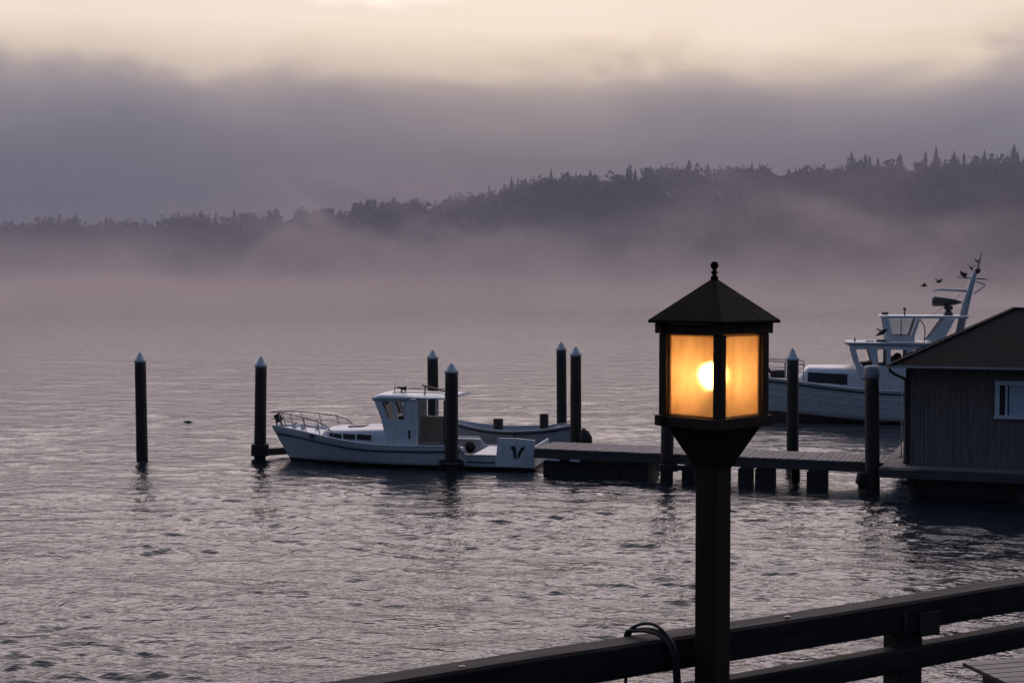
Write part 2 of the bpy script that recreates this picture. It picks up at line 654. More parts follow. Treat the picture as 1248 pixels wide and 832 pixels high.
def leaf_tris(x, y, z, h, rad, n):
    """broad crown: leaf clumps spread through several lobes"""
    V = []
    lobes = [(x + rng.normal(0, rad * .4), y + rng.normal(0, rad * .4), z + h * rng.uniform(.45, .86), rad * rng.uniform(.4, .65)) for _ in range(7)]
    for i in range(n):
        lx, ly, lz, lr = lobes[i % 7]
        d = rng.normal(0, 1, 3)
        d /= np.linalg.norm(d)
        q = lr * rng.uniform(.35, 1.02)
        c = np.array([lx, ly, lz]) + d * q * np.array([1, 1, .85])
        s = rng.uniform(.55, 1.35)
        u = rng.normal(0, 1, 3)
        u /= np.linalg.norm(u)
        w = rng.normal(0, 1, 3)
        w /= np.linalg.norm(w)
        V += [tuple(c + u * s), tuple(c + w * s), tuple(c - (u + w) * .5 * s)]
    return V


def build_forest():
    VC, VL = [], []
    for k in range(2150):
        row = k % 9
        x = rng.uniform(-330, 330)
        y = shore_y(x) + 3 + row * 8 + rng.uniform(-4, 4)
        z = float(ground_h(x, y)) - .5
        conif = rng.random() < (.20 + .26 * np.clip((x - 20) / 120, 0, 1))
        if conif:
            h = rng.uniform(9.5, 15.5) if rng.random() < .97 else rng.uniform(14, 16)
            VC += conifer_tris(x, y, z, h, h * rng.uniform(.24, .36), 11, 10)
        else:
            h = rng.uniform(9, 14)
            VL += leaf_tris(x, y, z, h, h * rng.uniform(.36, .5), 190)
    # a few broad crowns that stand up on the left half of the skyline
    for px, py in ((375, 250), (392, 254), (462, 240), (478, 241), (446, 247), (505, 246), (548, 243), (215, 262), (250, 262), (300, 262), (330, 259)):
        p = at(px, py, 490)
        g = float(ground_h(p.x, 490))
        h = p.z - g + 1
        VL += leaf_tris(p.x, 490, g, h, 5.5, 520)
    nC, nL = len(VC) // 3, len(VL) // 3
    V = np.array(VC + VL)
    F = np.arange(len(V)).reshape(-1, 3)
    o = mesh_np('far_forest', V, F, 'needle')
    o.data.materials.append(M['foliage'])
    idx = np.zeros(nC + nL, dtype=np.int32)
    idx[nC:] = 1
    o.data.polygons.foreach_set('material_index', idx)
    tag(o, 'dark mixed wood on the far shore fading into mist', 'forest', kind='stuff')


build_forest()

con = [(1038, 180, 'slim small conifer poking from the far wood, leftmost of the ridge spires'),
       (1070, 187, 'low blunt conifer tip, shortest of the spires on the far ridge'),
       (1097, 181, 'lone narrow conifer tip in the gap left of the paired spires'),
       (1128, 179, 'shorter left one of two close conifers on the far ridge'),
       (1141, 173, 'taller right one of two close conifers on the far ridge'),
       (1163, 179, 'broad ragged conifer just right of the close pair on the ridge'),
       (1200, 177, 'isolated slender spire conifer with gaps both sides on the ridge'),
       (1236, 171, 'tallest broad conifer on the far ridge at the right edge')]
for i, (px, py, lab) in enumerate(con):
    Y = 470 + (i % 3) * 3
    p = at(px, py + 5, Y)
    g = float(ground_h(p.x, Y))
    h = p.z - g
    t = thing('conifer_tree', lab, 'tree', (p.x, Y, g), 0, 'conifers standing above the far ridge')
    tr = MB()
    tr.tube([(0, 0, -.5), (.05, 0, h * .5), (0, 0, h * .97)], [.38, .22, .04], 8)
    tr.build('trunk', 'bark', t)
    rad = h * [.26, .28, .26, .26, .30, .36, .22, .38][i]
    V = np.array(conifer_tris(0, 0, 0, h, rad, 26, 13))
    mesh_np('crown', V, np.arange(len(V)).reshape(-1, 3), 'needle', parent=t)


# ------------------------------------------------------------------ haze and mist
def volume_box(name, lo, hi):
    b = MB()
    lo, hi = Vector(lo), Vector(hi)
    b.box((lo + hi) / 2, hi - lo)
    me = bpy.data.meshes.new(name)
    b.bm.to_mesh(me)
    b.bm.free()
    o = bpy.data.objects.new(name, me)
    COL.objects.link(o)
    return o


hz = volume_box('haze', (-705, -705, -1.9), (705, 705, 62))
m = bpy.data.materials.new('haze_air')
m.use_nodes = True
nt = m.node_tree
nt.nodes.clear()
out = N(nt, 'ShaderNodeOutputMaterial')
pv = N(nt, 'ShaderNodeVolumePrincipled', Density=.00007, Anisotropy=.2)
pv.inputs['Color'].default_value = (.84, .87, .95, 1)
nt.links.new(pv.outputs[0], out.inputs['Volume'])
hz.data.materials.append(m)
tag(hz, 'thin even haze lying over the whole harbour', 'haze', kind='stuff')

MIST_LO, MIST_HI = (-520, 150, .12), (520, 570, 60.5)
ms = volume_box('mist', MIST_LO, MIST_HI)
m = bpy.data.materials.new('mist_air')
m.use_nodes = True
nt = m.node_tree
nt.nodes.clear()
out = N(nt, 'ShaderNodeOutputMaterial')
pv = N(nt, 'ShaderNodeVolumePrincipled', Anisotropy=.55)
pv.inputs['Color'].default_value = (.66, .565, .575, 1)
geo = N(nt, 'ShaderNodeTexCoord')
sep = N(nt, 'ShaderNodeSeparateXYZ')
nt.links.new(geo.outputs['Object'], sep.inputs[0])


def math_n(op, a, b=None, clamp=False):
    n = N(nt, 'ShaderNodeMath', operation=op, use_clamp=clamp)
    for k, v in enumerate((a, b)):
        if v is None:
            continue
        if isinstance(v, (int, float)):
            n.inputs[k].default_value = v
        else:
            nt.links.new(v, n.inputs[k])
    return n.outputs[0]


mp = N(nt, 'ShaderNodeMapping')
mp.inputs['Scale'].default_value = (.016, .010, .030)
mp.inputs['Rotation'].default_value = (0, R(30), 0)
nt.links.new(geo.outputs['Object'], mp.inputs[0])
no = N(nt, 'ShaderNodeTexNoise', Scale=1.0, Detail=3, Roughness=.55, Distortion=.8)
nt.links.new(mp.outputs[0], no.inputs['Vector'])


def ramp_n(v, a, b, c=0.0, d=1.0):
    n = N(nt, 'ShaderNodeMapRange')
    for k, q in (('From Min', a), ('From Max', b), ('To Min', c), ('To Max', d)):
        n.inputs[k].default_value = q
    nt.links.new(v, n.inputs['Value'])
    return n.outputs[0]


X_, Y_, Z_ = sep.outputs['X'], sep.outputs['Y'], sep.outputs['Z']
# plumes: the height of the mist follows the noise and thins out upwards
hgt = math_n('MAXIMUM', math_n('MULTIPLY', math_n('SUBTRACT', no.outputs['Fac'], .38), 190), 4.0)
fall = math_n('POWER', math_n('SUBTRACT', 1.1, math_n('DIVIDE', Z_, hgt), True), 1.3)
far = math_n('POWER', ramp_n(Y_, 250, 425), 1.6)
den = math_n('MULTIPLY', math_n('MULTIPLY', fall, far), .019)
# a low layer lying on the water
low = math_n('MULTIPLY', math_n('POWER', 2.718, math_n('DIVIDE', Z_, -5.0)), .034)
low = math_n('MULTIPLY', low, math_n('POWER', ramp_n(Y_, 150, 430), 1.5))
# torn, uneven wisps
mp = N(nt, 'ShaderNodeMapping')
mp.inputs['Scale'].default_value = (.030, .016, .060)
mp.inputs['Rotation'].default_value = (0, R(-34), 0)
nt.links.new(geo.outputs['Object'], mp.inputs[0])
nw = N(nt, 'ShaderNodeTexNoise', Scale=1.0, Detail=4, Roughness=.6, Distortion=1.2)
nt.links.new(mp.outputs[0], nw.inputs['Vector'])
den = math_n('MULTIPLY', den, ramp_n(nw.outputs['Fac'], .34, .66, .30, 1.9))
nt.links.new(den, pv.inputs['Density'])
# the low layer is the whitest part of the mist
pl = N(nt, 'ShaderNodeVolumePrincipled', Anisotropy=.5)
pl.inputs['Color'].default_value = (.82, .755, .765, 1)
nt.links.new(math_n('MULTIPLY', low, ramp_n(nw.outputs['Fac'], .34, .66, .6, 1.5)), pl.inputs['Density'])
both = N(nt, 'ShaderNodeAddShader')
nt.links.new(pv.outputs[0], both.inputs[0])
nt.links.new(pl.outputs[0], both.inputs[1])
nt.links.new(both.outputs[0], out.inputs['Volume'])
ms.data.materials.append(m)
m.cycles.volume_step_rate = .17


def even_fog(name, plan, z0, z1, density, color, label, cat, g=.3):
    b = MB()
    b.prism([(x, y, z0) for x, y in plan], (0, 0, z1 - z0))
    me = bpy.data.meshes.new(name)
    bmesh.ops.recalc_face_normals(b.bm, faces=b.bm.faces[:])
    b.bm.to_mesh(me)
    b.bm.free()
    o = bpy.data.objects.new(name, me)
    COL.objects.link(o)
    mm = bpy.data.materials.new(name + '_air')
    mm.use_nodes = True
    t = mm.node_tree
    t.nodes.clear()
    ou = N(t, 'ShaderNodeOutputMaterial')
    p = N(t, 'ShaderNodeVolumePrincipled', Density=density, Anisotropy=g)
    p.inputs['Color'].default_value = (*color, 1)
    t.links.new(p.outputs[0], ou.inputs['Volume'])
    me.materials.append(mm)
    return tag(o, label, cat, kind='stuff')


even_fog('low_cloud', [(-520, 190), (520, 430), (520, 447), (-520, 447)], 8, 60.8, .0042, (.36, .395, .50),
         'thin blue grey low cloud in front of the far wood, thickest on the left', 'cloud')
tag(ms, 'wisps of pale mist rising off the water along the far shore', 'mist', kind='stuff')


# ------------------------------------------------------------------ pilings
def piling(px, ytop, Y, rad, label, collar=None, cap=True, flat=False):
    top = at(px, ytop, Y)
    t = thing('piling', label, 'piling', (top.x, Y, 0), random.uniform(0, 6), 'capped mooring pilings around the dock')
    t.rotation_euler = (R(random.uniform(-.7, .7)), R(random.uniform(-.9, .9)), t.rotation_euler.z)
    h = top.z
    caph = random.uniform(.22, .29) if cap else 0
    b = MB()
    prof = []
    n = 14
    for i in range(n + 1):
        f = i / n
        prof.append((rad * (1.03 - .06 * f) * (1 + random.uniform(-.012, .012)), -1.0 + (h - caph + .02 + 1.0) * f))
    b.lathe(prof, seg=22)
    b.build('shaft', 'pile_wood', t)
    c = MB()
    if flat:
        c.lathe([(rad * 1.05, h - caph - .02), (rad * 1.08, h - caph), (rad * 1.08, h - .08), (rad * .98, h - .03), (rad * .7, h - .005), (.02, h)], seg=22)
    else:
        c.lathe([(rad * 1.06, h - caph - .05), (rad * 1.10, h - caph - .04), (rad * 1.10, h - caph), (rad * .95, h - caph + .03), (rad * .32, h - .04), (.015, h)], seg=22)
    c.build('cap', 'cap_dull' if flat else 'cap', t)
    if collar:
        c = MB()
        z0, z1, rr = collar
        c.box((0, 0, (z0 + z1) / 2), (rr * 2, rr * 2, z1 - z0), (0, 0, -t.rotation_euler.z + .15), .02)
        c.build('collar', 'dark_wood', t)
    return t


piling(172, 429, 41.3, .165, 'dark piling standing alone in open water, farthest left')
piling(316, 434, 41.2, .17, 'dark piling with a wooden collar beside the cabin boat bow', (.12, .46, .25))
piling(528, 426, 44.6, .175, 'piling behind the cabin boat wheelhouse, seen through its windows')
piling(550, 442, 38.0, .18, 'thick dark piling standing in front of the cabin boat')
piling(685, 416, 46.0, .165, 'tallest left piling of the close pair behind the rowboat bow')
p6 = piling(702, 422, 42.0, .165, 'right piling of the close pair, tied to the rowboat bow')
piling(813, 424, 36.35, .165, 'piling in front of the dock walkway, partly behind the lamp', (.30, .48, .24))
piling(967, 424, 39.4, .165, 'piling between the lamp and the shed, behind the dock')
p9 = piling(1065, 445, 34.45, .172, 'piling with a flat pale cap in front of the shed corner', flat=True)
# rubber hoops and fenders held to pilings
b = MB()
for s in (-1, 1):
    b.lathe([(.05, -.16), (.09, -.12), (.10, 0), (.09, .12), (.05, .16)], (s * .26, 0, .26), 12)
b.tube([(.20 * math.cos(a), .20 * math.sin(a), .28) for a in [i * math.pi / 10 for i in range(20)]], .035, 8, closed=True)
o = b.build('pile_hoop', 'black', None, (at(550, 500, 38).x, 38.0, 0), 0)
tag(o, 'black mooring hoop with two rubber bumpers low on the front piling', 'mooring hoop')
b = MB()
b.lathe([(.05, -.24), (.16, -.2), (.19, -.05), (.15, .12), (.07, .22), (.03, .27)], (0, 0, 0), 14, 0, Euler((0, R(-14), 0)).to_matrix())
o = b.build('canvas_fender', 'dark_wood', None, (p6.location.x + .27, 41.7, .60))
tag(o, 'dark slumped sack fender at the foot of the rowboat piling', 'fender')
b = MB()
b.bar((-7.38, 41.28, .20), (-4.3, 43.35, .17), .2, .2, .015)
b.box((-4.3, 43.35, .05), (.4, .4, .3), (0, 0, .6), .02)
tag(b.build('boom_log', 'dark_wood'), 'dark timber boom running from the collared piling behind the boat bow', 'boom')
b = MB()
b.box((0, 0, 0), (.20, .24, .30), (0, .2, 0), .03)
tag(b.build('mooring_block', 'dark_wood', None, (p9.location.x - .27, 34.5, .34)), 'small reddish block fixed low beside the shed corner piling', 'block')

# ------------------------------------------------------------------ dock
YAW = R(20.3)
dock = thing('walkway_dock', 'grey plank walkway dock on a dark float and stubby supports leading to the shed', 'dock', (.60 - .02 * .938, 37.7 + .02 * .347, 0), -YAW)
DL, DW, DZ = 9.08, 1.62, .73
b = MB()
x = 0.0
i = 0
while x < DL - .12:
    w = .142
    b.box((x + w / 2, DW / 2 + random.uniform(-.012, .012), DZ - .02 + random.uniform(-.004, .004)), (w - .012, DW + .06, .04), (0, random.uniform(-.006, .006), random.uniform(-.004, .004)), .004)
    x += w
b.build('decking', 'deck_wood', dock)
for yy in (.04, DW - .04):
    b = MB()
    b.box((.85, yy, DZ - .045 - .11), (1.7, .07, .22), None, .006)
    b.box((.85 + DL / 2 + .01, yy, DZ - .045 - .11), (DL - 1.71, .07, .22), None, .006)
    b.build_each('edge_beam', 'dock_beam', dock)
b = MB()
for xx in np.arange(.3, DL, .8):
    b.box((float(xx), DW / 2, DZ - .15), (.08, DW - .15, .17))
b.build_each('joists', 'dark_wood', dock)
b = MB()
b.box((1.22, DW / 2 + .12, .13), (2.12, DW - .3, .50), None, .04)
b.build('float', 'dark_wood', dock)
b = MB()
b.box((2.68, DW / 2 + .10, .12), (.74, DW - .3, .50), None, .04)
b.build('float', 'dark_wood', dock)
for sx, sw in ((4.15, .30), (5.62, .34), (6.12, .48), (7.42, .50)):
    b = MB()
    b.box((sx, .30, -.05), (sw, .42, .92), (0, 0, random.uniform(-.03, .03)), .02)
    b.build('support_block', 'dark_wood', dock)
for sx in (4.9, 6.7, 8.4):
    b = MB()
    b.lathe([(.12, -.8), (.12, .46)], (sx, DW - .25, 0), 14)
    b.build('support_block', 'dark_wood', dock)
b = MB()
b.box((3.85, -.05, .38), (.9, .12, .12), None, .01)
b.build('brace', 'dark_wood', dock)
b = MB()
for k, xx in enumerate((.55, 1.15)):
    b.box((xx, .0, .44 + .0 * k), (.35 - .08 * k, .06, .045), (0, .05, 0), .006)
b.build_each('pale_strip', 'white_trim', dock)  # short pale strips in the gap between edge beam and float

# ------------------------------------------------------------------ shed
SH = Vector((9.43, 33.9, 0))
plat = thing('shed_platform', 'low timber platform carrying the grey shed over the water', 'platform', SH, -YAW)
PW, PD = 9.2, 6.6
b = MB()
y = -.66
while y < PD - .7:
    b.box((PW / 2 - .50, y + .07, .745), (PW, .132, .04), (0, 0, random.uniform(-.001, .001)), .004)
    y += .142
b.build('decking', 'deck_wood', plat)
b = MB()
b.box((PW / 2 - .5, -.68, .62), (PW, .07, .20), None, .006)
b.box((-.53, PD / 2 - .7, .62), (.07, PD - .05, .20), None, .006)
b.build_each('edge_beam', 'dock_beam', plat)
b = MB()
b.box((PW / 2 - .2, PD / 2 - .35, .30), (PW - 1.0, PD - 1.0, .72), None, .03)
b.build('float', 'black', plat)  # black block painted in for the dark shade beneath the platform
for xx in (.2, 2.6, 5.0, 7.4):
    for yy in (-.35, 2.5, 5.2):
        b = MB()
        b.lathe([(.14, -.8), (.14, .55)], (xx, yy, 0), 14)
        b.build('support_post', 'dark_wood', plat)

shed = thing('shed', 'grey boarded waterside shed with dark hipped shingle roof', 'shed', SH + Vector((0, 0, .767)), -YAW)
WH, WL, WD = 2.36, 8.0, 4.35
WX0, WX1, WZ0, WZ1 = 2.0, 3.35, 1.16, 2.05


def boards(b, x0, x1, z0, z1):
    b.box(((x0 + x1) / 2, .02, (z0 + z1) / 2), (x1 - x0, .04, z1 - z0))
    x = x0
    while x < x1 - .03:
        w = random.choice((.075, .09, .06))
        w = min(w, x1 - x)
        d = random.uniform(.008, .02)
        b.box((x + w / 2, -d / 2 - .0005, (z0 + z1) / 2), (w - .014, d, z1 - z0 - .004))
        x += w


b = MB()
boards(b, 0, WX0, 0, WH)
boards(b, WX0, WX1, 0, WZ0)
boards(b, WX0, WX1, WZ1, WH)
boards(b, WX1, WL, 0, WH)
b.box((.02, WD / 2 + .05, WH / 2), (.04, WD - .02, WH))
b.box((WL - .02, WD / 2 + .05, WH / 2), (.04, WD - .02, WH))
b.box((WL / 2, WD + .04, WH / 2), (WL, .04, WH))
b.build('wall', 'siding', shed)
b = MB()
b.box((.03, -.035, WH / 2 - .01), (.10, .035, WH - .02), None, .004)
b.build_each('corner_board', 'dark_wood', shed)
win = MB()
fw = .10
win.box((WX0 + fw / 2, -.012, (WZ0 + WZ1) / 2), (fw, .09, WZ1 - WZ0), None, .004)
win.box((WX1 - fw / 2, -.012, (WZ0 + WZ1) / 2), (fw, .09, WZ1 - WZ0), None, .004)
win.box(((WX0 + WX1) / 2, -.014, WZ1 - fw / 2 + .003), (WX1 - WX0 + .02, .10, fw), None, .004)
win.box(((WX0 + WX1) / 2, -.02, WZ0 + fw / 2 - .003), (WX1 - WX0 + .06, .13, fw * .8), None, .004)
win.box((WX0 + .25, -.005, (WZ0 + WZ1) / 2), (.05, .06, WZ1 - WZ0 - .16), None, .003)
wo = win.build('window', 'white_trim', shed)
b = MB()
b.box((WX0 + .62, .02, (WZ0 + WZ1) / 2), (.62, .02, WZ1 - WZ0 - .16))
b.build('blind', 'blind', wo)
b = MB()
b.box(((WX0 + WX1) / 2, .045, (WZ0 + WZ1) / 2), (WX1 - WX0 - .1, .02, WZ1 - WZ0 - .1))
b.build('dark_pane', 'black', wo)

# hipped roof with overhangs
ex0, ey0, ex1, ey1 = -.40, -.60, WL + .4, WD + .6
ez, rz = WH + .03, WH + 1.36
ym = (ey0 + ey1) / 2
t_ = (ey1 - ey0) / 2
roof = MB()
uvl = roof.bm.loops.layers.uv.new('UVMap')


def slope(pts, ud):
    f = roof.face(pts)
    nrm = (Vector(pts[1]) - Vector(pts[0])).cross(Vector(pts[2]) - Vector(pts[0])).normalized()
    u = Vector(ud)
    v = nrm.cross(u)
    for l in f.loops:
        l[uvl].uv = (l.vert.co.dot(u), l.vert.co.dot(v))


A, B, C_, D = (ex0, ey0, ez), (ex1, ey0, ez), (ex1, ey1, ez), (ex0, ey1, ez)
RA, RB = (ex0 + t_, ym, rz), (ex1 - t_, ym, rz)
slope([A, B, RB, RA], (1, 0, 0))
slope([C_, D, RA, RB], (-1, 0, 0))
slope([D, A, RA], (0, -1, 0))
slope([B, C_, RB], (0, 1, 0))
roof.face([A, D, C_, B])
ro = roof.build('roof', 'shingle', shed)
b = MB()
for P, Q in ((A, RA), (D, RA), (RA, RB), (B, RB)):
    P, Q = Vector(P), Vector(Q)
    n = int((Q - P).length / .22)
    for k in range(n):
        a0 = P.lerp(Q, k / n) + Vector((0, 0, .004))
        a1 = P.lerp(Q, (k + 1.12) / n if k < n - 1 else 1) + Vector((0, 0, .016))
        b.bar(a0, a1, .13, .018, .004)
b.build('ridge_cap', 'shingle', ro)
b = MB()
b.box(((ex0 + ex1) / 2, ey0 - .012, ez - .026), (ex1 - ex0, .03, .045), None, .004)
b.box((ex0 - .012, ym, ez - .026), (.03, ey1 - ey0, .045), None, .004)
b.build('fascia', 'trim_dull', shed)
b = MB()
b.tube([(ex0 + .06, ey0 - .06, ez - .02), (ex0 + .06, ey0 - .05, ez - .10), (ex0 + .14, ey0 + .06, ez - .19), (-.02, -.10, ez - .34), (-.02, -.085, ez - .5), (-.02, -.085, .1), (-.04, -.13, .05)], .035, 10)
b.build('downspout', 'metal_dark', shed)
b = MB()
b.tube([(0, 0, 0), (0, 0, 2.05), (.03, 0, 2.12)], .014, 8)
tag(b.build('white_pole', 'white_trim', None, (at(1099, 500, 35.3).x, 35.3, .75)), 'thin pale pole standing on the dock by the shed corner', 'pole')
b = MB()
b.tube([at(1076, 565, 34.75) + Vector((0, 0, .02)), at(1090, 560, 35.1) + Vector((0, 0, .02)), at(1104, 554.5, 35.6)], .02, 8)
tag(b.build('mooring_line', 'rope'), 'pale mooring line lying across the dock beside the shed corner', 'rope')


# ------------------------------------------------------------------ boats
def smooth(a, b, x):
    t = min(1, max(0, (x - a) / (b - a)))
    return t * t * (3 - 2 * t)


class Hull:
    def __init__(s, L, rake, B, sheer, t0=.45, p=2.3, stern=.93, wl=.9, wlb=.55, keel=.45, boot=lambda x: .09, x0=0.0):
        s.__dict__.update(dict(x0=x0, L=L, rake=rake, B=B, sheer=sheer, t0=t0, p=p, stern=stern, wl=wl, wlb=wlb, keel=keel, boot=boot))

    def b(s, t):
        if t > s.t0:
            return s.B * (1 - ((t - s.t0) / (1 - s.t0)) ** s.p)
        return s.B * (s.stern + (1 - s.stern) * smooth(0, s.t0, t))

    def X(s, t):
        return s.x0 + t * (s.L + s.rake)

    def T(s, x):
        return (x - s.x0) / (s.L + s.rake)

    def pt(s, t, z, zs=None):
        zs = zs or s.sheer(s.X(t))
        q = min(1, max(0, z / zs))
        x = s.x0 + t * (s.L + s.rake * q)
        f = s.wl + (s.wlb - s.wl) * t ** 2
        hb = s.b(t) * (f + (1 - f) * q ** .9)
        if z < 0:
            hb *= .7
        return x, hb, z

    def edge(s, zf, n=60, off=0.0, t0=0.0, t1=1.0):
        """points along the port side at height zf(x)"""
        r = []
        for i in range(n + 1):
            t = t0 + (t1 - t0) * i / n
            x, hb, z = s.pt(t, zf(s.X(t)))
            r.append(Vector((x, hb + off, z)))
        return r

    def mesh(s, nst=48, nrow=7):
        b = MB()
        grid = {}
        for sd in (1, -1):
            for i in range(nst + 1):
                t = i / nst
                zs = s.sheer(s.X(t))
                bt = s.boot(s.X(t))
                zl = [-s.keel, -.02, bt] + [bt + (zs - bt) * (k / nrow) for k in range(1, nrow + 1)]
                for j, z in enumerate(zl):
                    x, hb, zz = s.pt(t, z, zs)
                    if i == nst:
                        hb = 0.012
                    grid[sd, i, j] = b.bm.verts.new((x, sd * hb, zz))
        m = nrow + 3
        for sd in (1, -1):
            for i in range(nst):
                for j in range(m - 1):
                    f = b.bm.faces.new((grid[sd, i, j], grid[sd, i + 1, j], grid[sd, i + 1, j + 1], grid[sd, i, j + 1]))
                    f.smooth = True
                    f.material_index = 1 if j < 2 else 0
        for j in range(m - 1):
            f = b.bm.faces.new((grid[1, 0, j], grid[-1, 0, j], grid[-1, 0, j + 1], grid[1, 0, j + 1]))
            f.material_index = 1 if j < 2 else 0
            f = b.bm.faces.new((grid[1, nst, j], grid[-1, nst, j], grid[-1, nst, j + 1], grid[1, nst, j + 1]))
            f.material_index = 1 if j < 2 else 0
        return b

    def deck(s, zf, x0, x1, n=30, inset=.03, thick=.03):
        b = MB()
        pr = None
        for i in range(n + 1):
            t = s.T(x0 + (x1 - x0) * i / n)
            x, hb, z = s.pt(t, zf(s.X(t)))
            hb = max(.01, hb - inset)
            c = [b.bm.verts.new((x, -hb, z)), b.bm.verts.new((x, 0, z + .03)), b.bm.verts.new((x, hb, z))]
            if pr:
                b.bm.faces.new((pr[0], c[0], c[1], pr[1])).smooth = True
                b.bm.faces.new((pr[1], c[1], c[2], pr[2])).smooth = True
            pr = c
        return b


def solid(o, t, off=-1):
    md = o.modifiers.new('solid', 'SOLIDIFY')
    md.thickness = t
    md.offset = off
    return o


def mirror_tube(b, pts, r, seg=8):
    b.tube(pts, r, seg)
    b.tube([(p[0], -p[1], p[2]) for p in map(Vector, pts)], r, seg)


def framed_panel(b, outer, holes, y, t):
    """cabin side in (x, z): a polygon with window holes, built by triangle fill and given thickness"""
    bm2 = bmesh.new()
    edges = []
    for loop in [outer] + holes:
        vs = [bm2.verts.new((p[0], 0, p[1])) for p in loop]
        for i in range(len(vs)):
            edges.append(bm2.edges.new((vs[i], vs[(i + 1) % len(vs)])))
    bmesh.ops.triangle_fill(bm2, edges=edges, use_beauty=True, normal=(0, 1, 0))
    r = bmesh.ops.extrude_face_region(bm2, geom=bm2.faces[:])
    bmesh.ops.translate(bm2, vec=(0, t, 0), verts=[v for v in r['geom'] if isinstance(v, bmesh.types.BMVert)])
    bmesh.ops.recalc_face_normals(bm2, faces=bm2.faces[:])
    mp_ = {}
    for v in bm2.verts:
        mp_[v] = b.bm.verts.new((v.co.x, v.co.y + y - t / 2, v.co.z))
    for f in bm2.faces:
        try:
            b.bm.faces.new([mp_[v] for v in f.verts])
        except ValueError:
            pass
    bm2.free()


def rounded(poly, r=.05, n=4):
    out_ = []
    m_ = len(poly)
    for i in range(m_):
        p0, p, p1 = Vector(poly[i - 1]), Vector(poly[i]), Vector(poly[(i + 1) % m_])
        a, c = p + (p0 - p).normalized() * r, p + (p1 - p).normalized() * r
        for k in range(n + 1):
            t = k / n
            out_.append(tuple(a.lerp(p, t).lerp(p.lerp(c, t), t)))
    return out_


# ---- cabin boat
BY = R(11)
boat = thing('cabin_boat', 'small white cabin boat with raked wheelhouse and navy stripe moored by the dock', 'boat', (-.165, 39.83, 0), math.pi - BY)
boat.scale = (.945, 1, 1)


def sh1(x):
    base = .62 + .36 * smooth(3.2, 7.3, x) + .02 * (1 - smooth(0, 2.5, x))
    return base - .22 * (smooth(1.08, .94, x) if False else 1 - smooth(.94, 1.08, x))


def st1(x):
    return min(.47 + .30 * smooth(3.8, 7.3, x) + .04 * (1 - smooth(.6, 2.5, x)), sh1(x) - .03)


H1 = Hull(7.77, .62, 1.28, sh1, t0=.52, p=2.2, stern=.97, wl=.93, wlb=.45, x0=-1.05)
o = H1.mesh(110).build('hull', ['gel', 'antifoul'], boat)
solid(o, .035)
b = MB()
pts = H1.edge(st1, 60, .012, .262, .995)
mirror_tube(b, pts, .026)
b.build_each('rub_rail', 'stripe', boat)
b = MB()
e = H1.edge(lambda x: sh1(x), 60, .0, .258, .998)
mirror_tube(b, [p + Vector((0, 0, .01)) for p in e], .026)
b.build_each('gunwale', 'gel', boat)
b = MB()
mirror_tube(b, H1.edge(lambda x: .22, 12, .006, .135, .24), .018)
b.build_each('splash_rail', 'stripe', boat)
H1.deck(lambda x: sh1(x) - .03, 3.2, 7.28, 34).build('foredeck', 'gel', boat)
H1.deck(lambda x: .22, -1.0, 3.3, 24, .06).build('cockpit_floor', 'beige', boat)
# cockpit side decks
b = MB()
for sd in (1, -1):
    for x0, x1 in ((1.05, 2.4), (2.4, 3.5)):
        b.box(((x0 + x1) / 2, sd * 1.13, .60), (x1 - x0, .22, .035), None, .008)
b.build_each('side_deck', 'gel', boat)
# boxy raised stern panel with a dark mark on its side
b = MB()
e = H1.edge(lambda x: sh1(x), 20, .0, .0, .24)
b.tube(e + [(e[-1].x + .02, e[-1].y, e[-1].z + .2)], .02, 8)
b.tube([(p.x, -p.y, p.z) for p in e], .02, 8)
b.tube([e[0], (e[0].x, -e[0].y, e[0].z)], .02, 8)
b.build_each('stern_coaming', 'gel', boat)
b = MB()
ya, yb = H1.pt(0, .40)[1], H1.pt(H1.T(.1), .40)[1]
b.prism([(.07, yb + .016, .12), (-1.08, ya + .016, .10), (-1.10, ya + .02, .86), (-.55, ya + .03, .905), (-.03, yb + .02, .90)], (0, -.07, 0))
b.build('stern_panel', 'gel', boat, bevel=.012)
b = MB()
b.box((-1.06, 0, .52), (.04, 2.3, .3), None, .01)
b.build('transom', 'gel', boat)
b = MB()


def mark(pts):
    y0 = H1.pt(H1.T(-.55), .5)[1]
    b.prism([(p[0], y0 + .014, p[1]) for p in pts], (0, .022, 0))


mark([(-.40, .68), (-.52, .70), (-.55, .60), (-.56, .36), (-.49, .35), (-.47, .56), (-.42, .60)])
mark([(-.60, .36), (-.655, .38), (-.70, .50), (-.82, .66), (-.78, .70), (-.68, .62), (-.62, .52)])
b.build_each('emblem', 'black', boat)
b = MB()
b.box((.40, .0, .385), (.75, 2.3, .05), None, .01)
b.build('stern_seat', 'gel', boat)
# trunk cabin on the foredeck
trunk = MB()
prev = None
n = 26
for i in range(n + 1):
    f = i / n
    x = 3.30 + (5.72 - 3.30) * f
    t = H1.T(x)
    hb = max(.05, H1.pt(t, sh1(x))[1] - .15) * (1 - .55 * smooth(.86, 1.0, f))
    top = 1.06 - .10 * f - .30 * smooth(.84, 1.0, f) ** 1.3
    z0 = sh1(x) - .06
    cs = [(hb, z0), (hb * .985, z0 + (top - z0) * .55), (hb * .95, top - .05), (hb * .87, top - .008), (hb * .5, top + .03), (0, top + .045)]
    cs = cs + [(-y_, z_) for y_, z_ in cs[-2::-1]]
    ring = [trunk.bm.verts.new((x, y_, z_)) for y_, z_ in cs]
    if prev:
        for k in range(len(ring) - 1):
            trunk.bm.faces.new((prev[k], prev[k + 1], ring[k + 1], ring[k])).smooth = True
    prev = ring
trunk.bm.faces.new(prev)
tk = trunk.build('trunk_cabin', 'gel', boat)
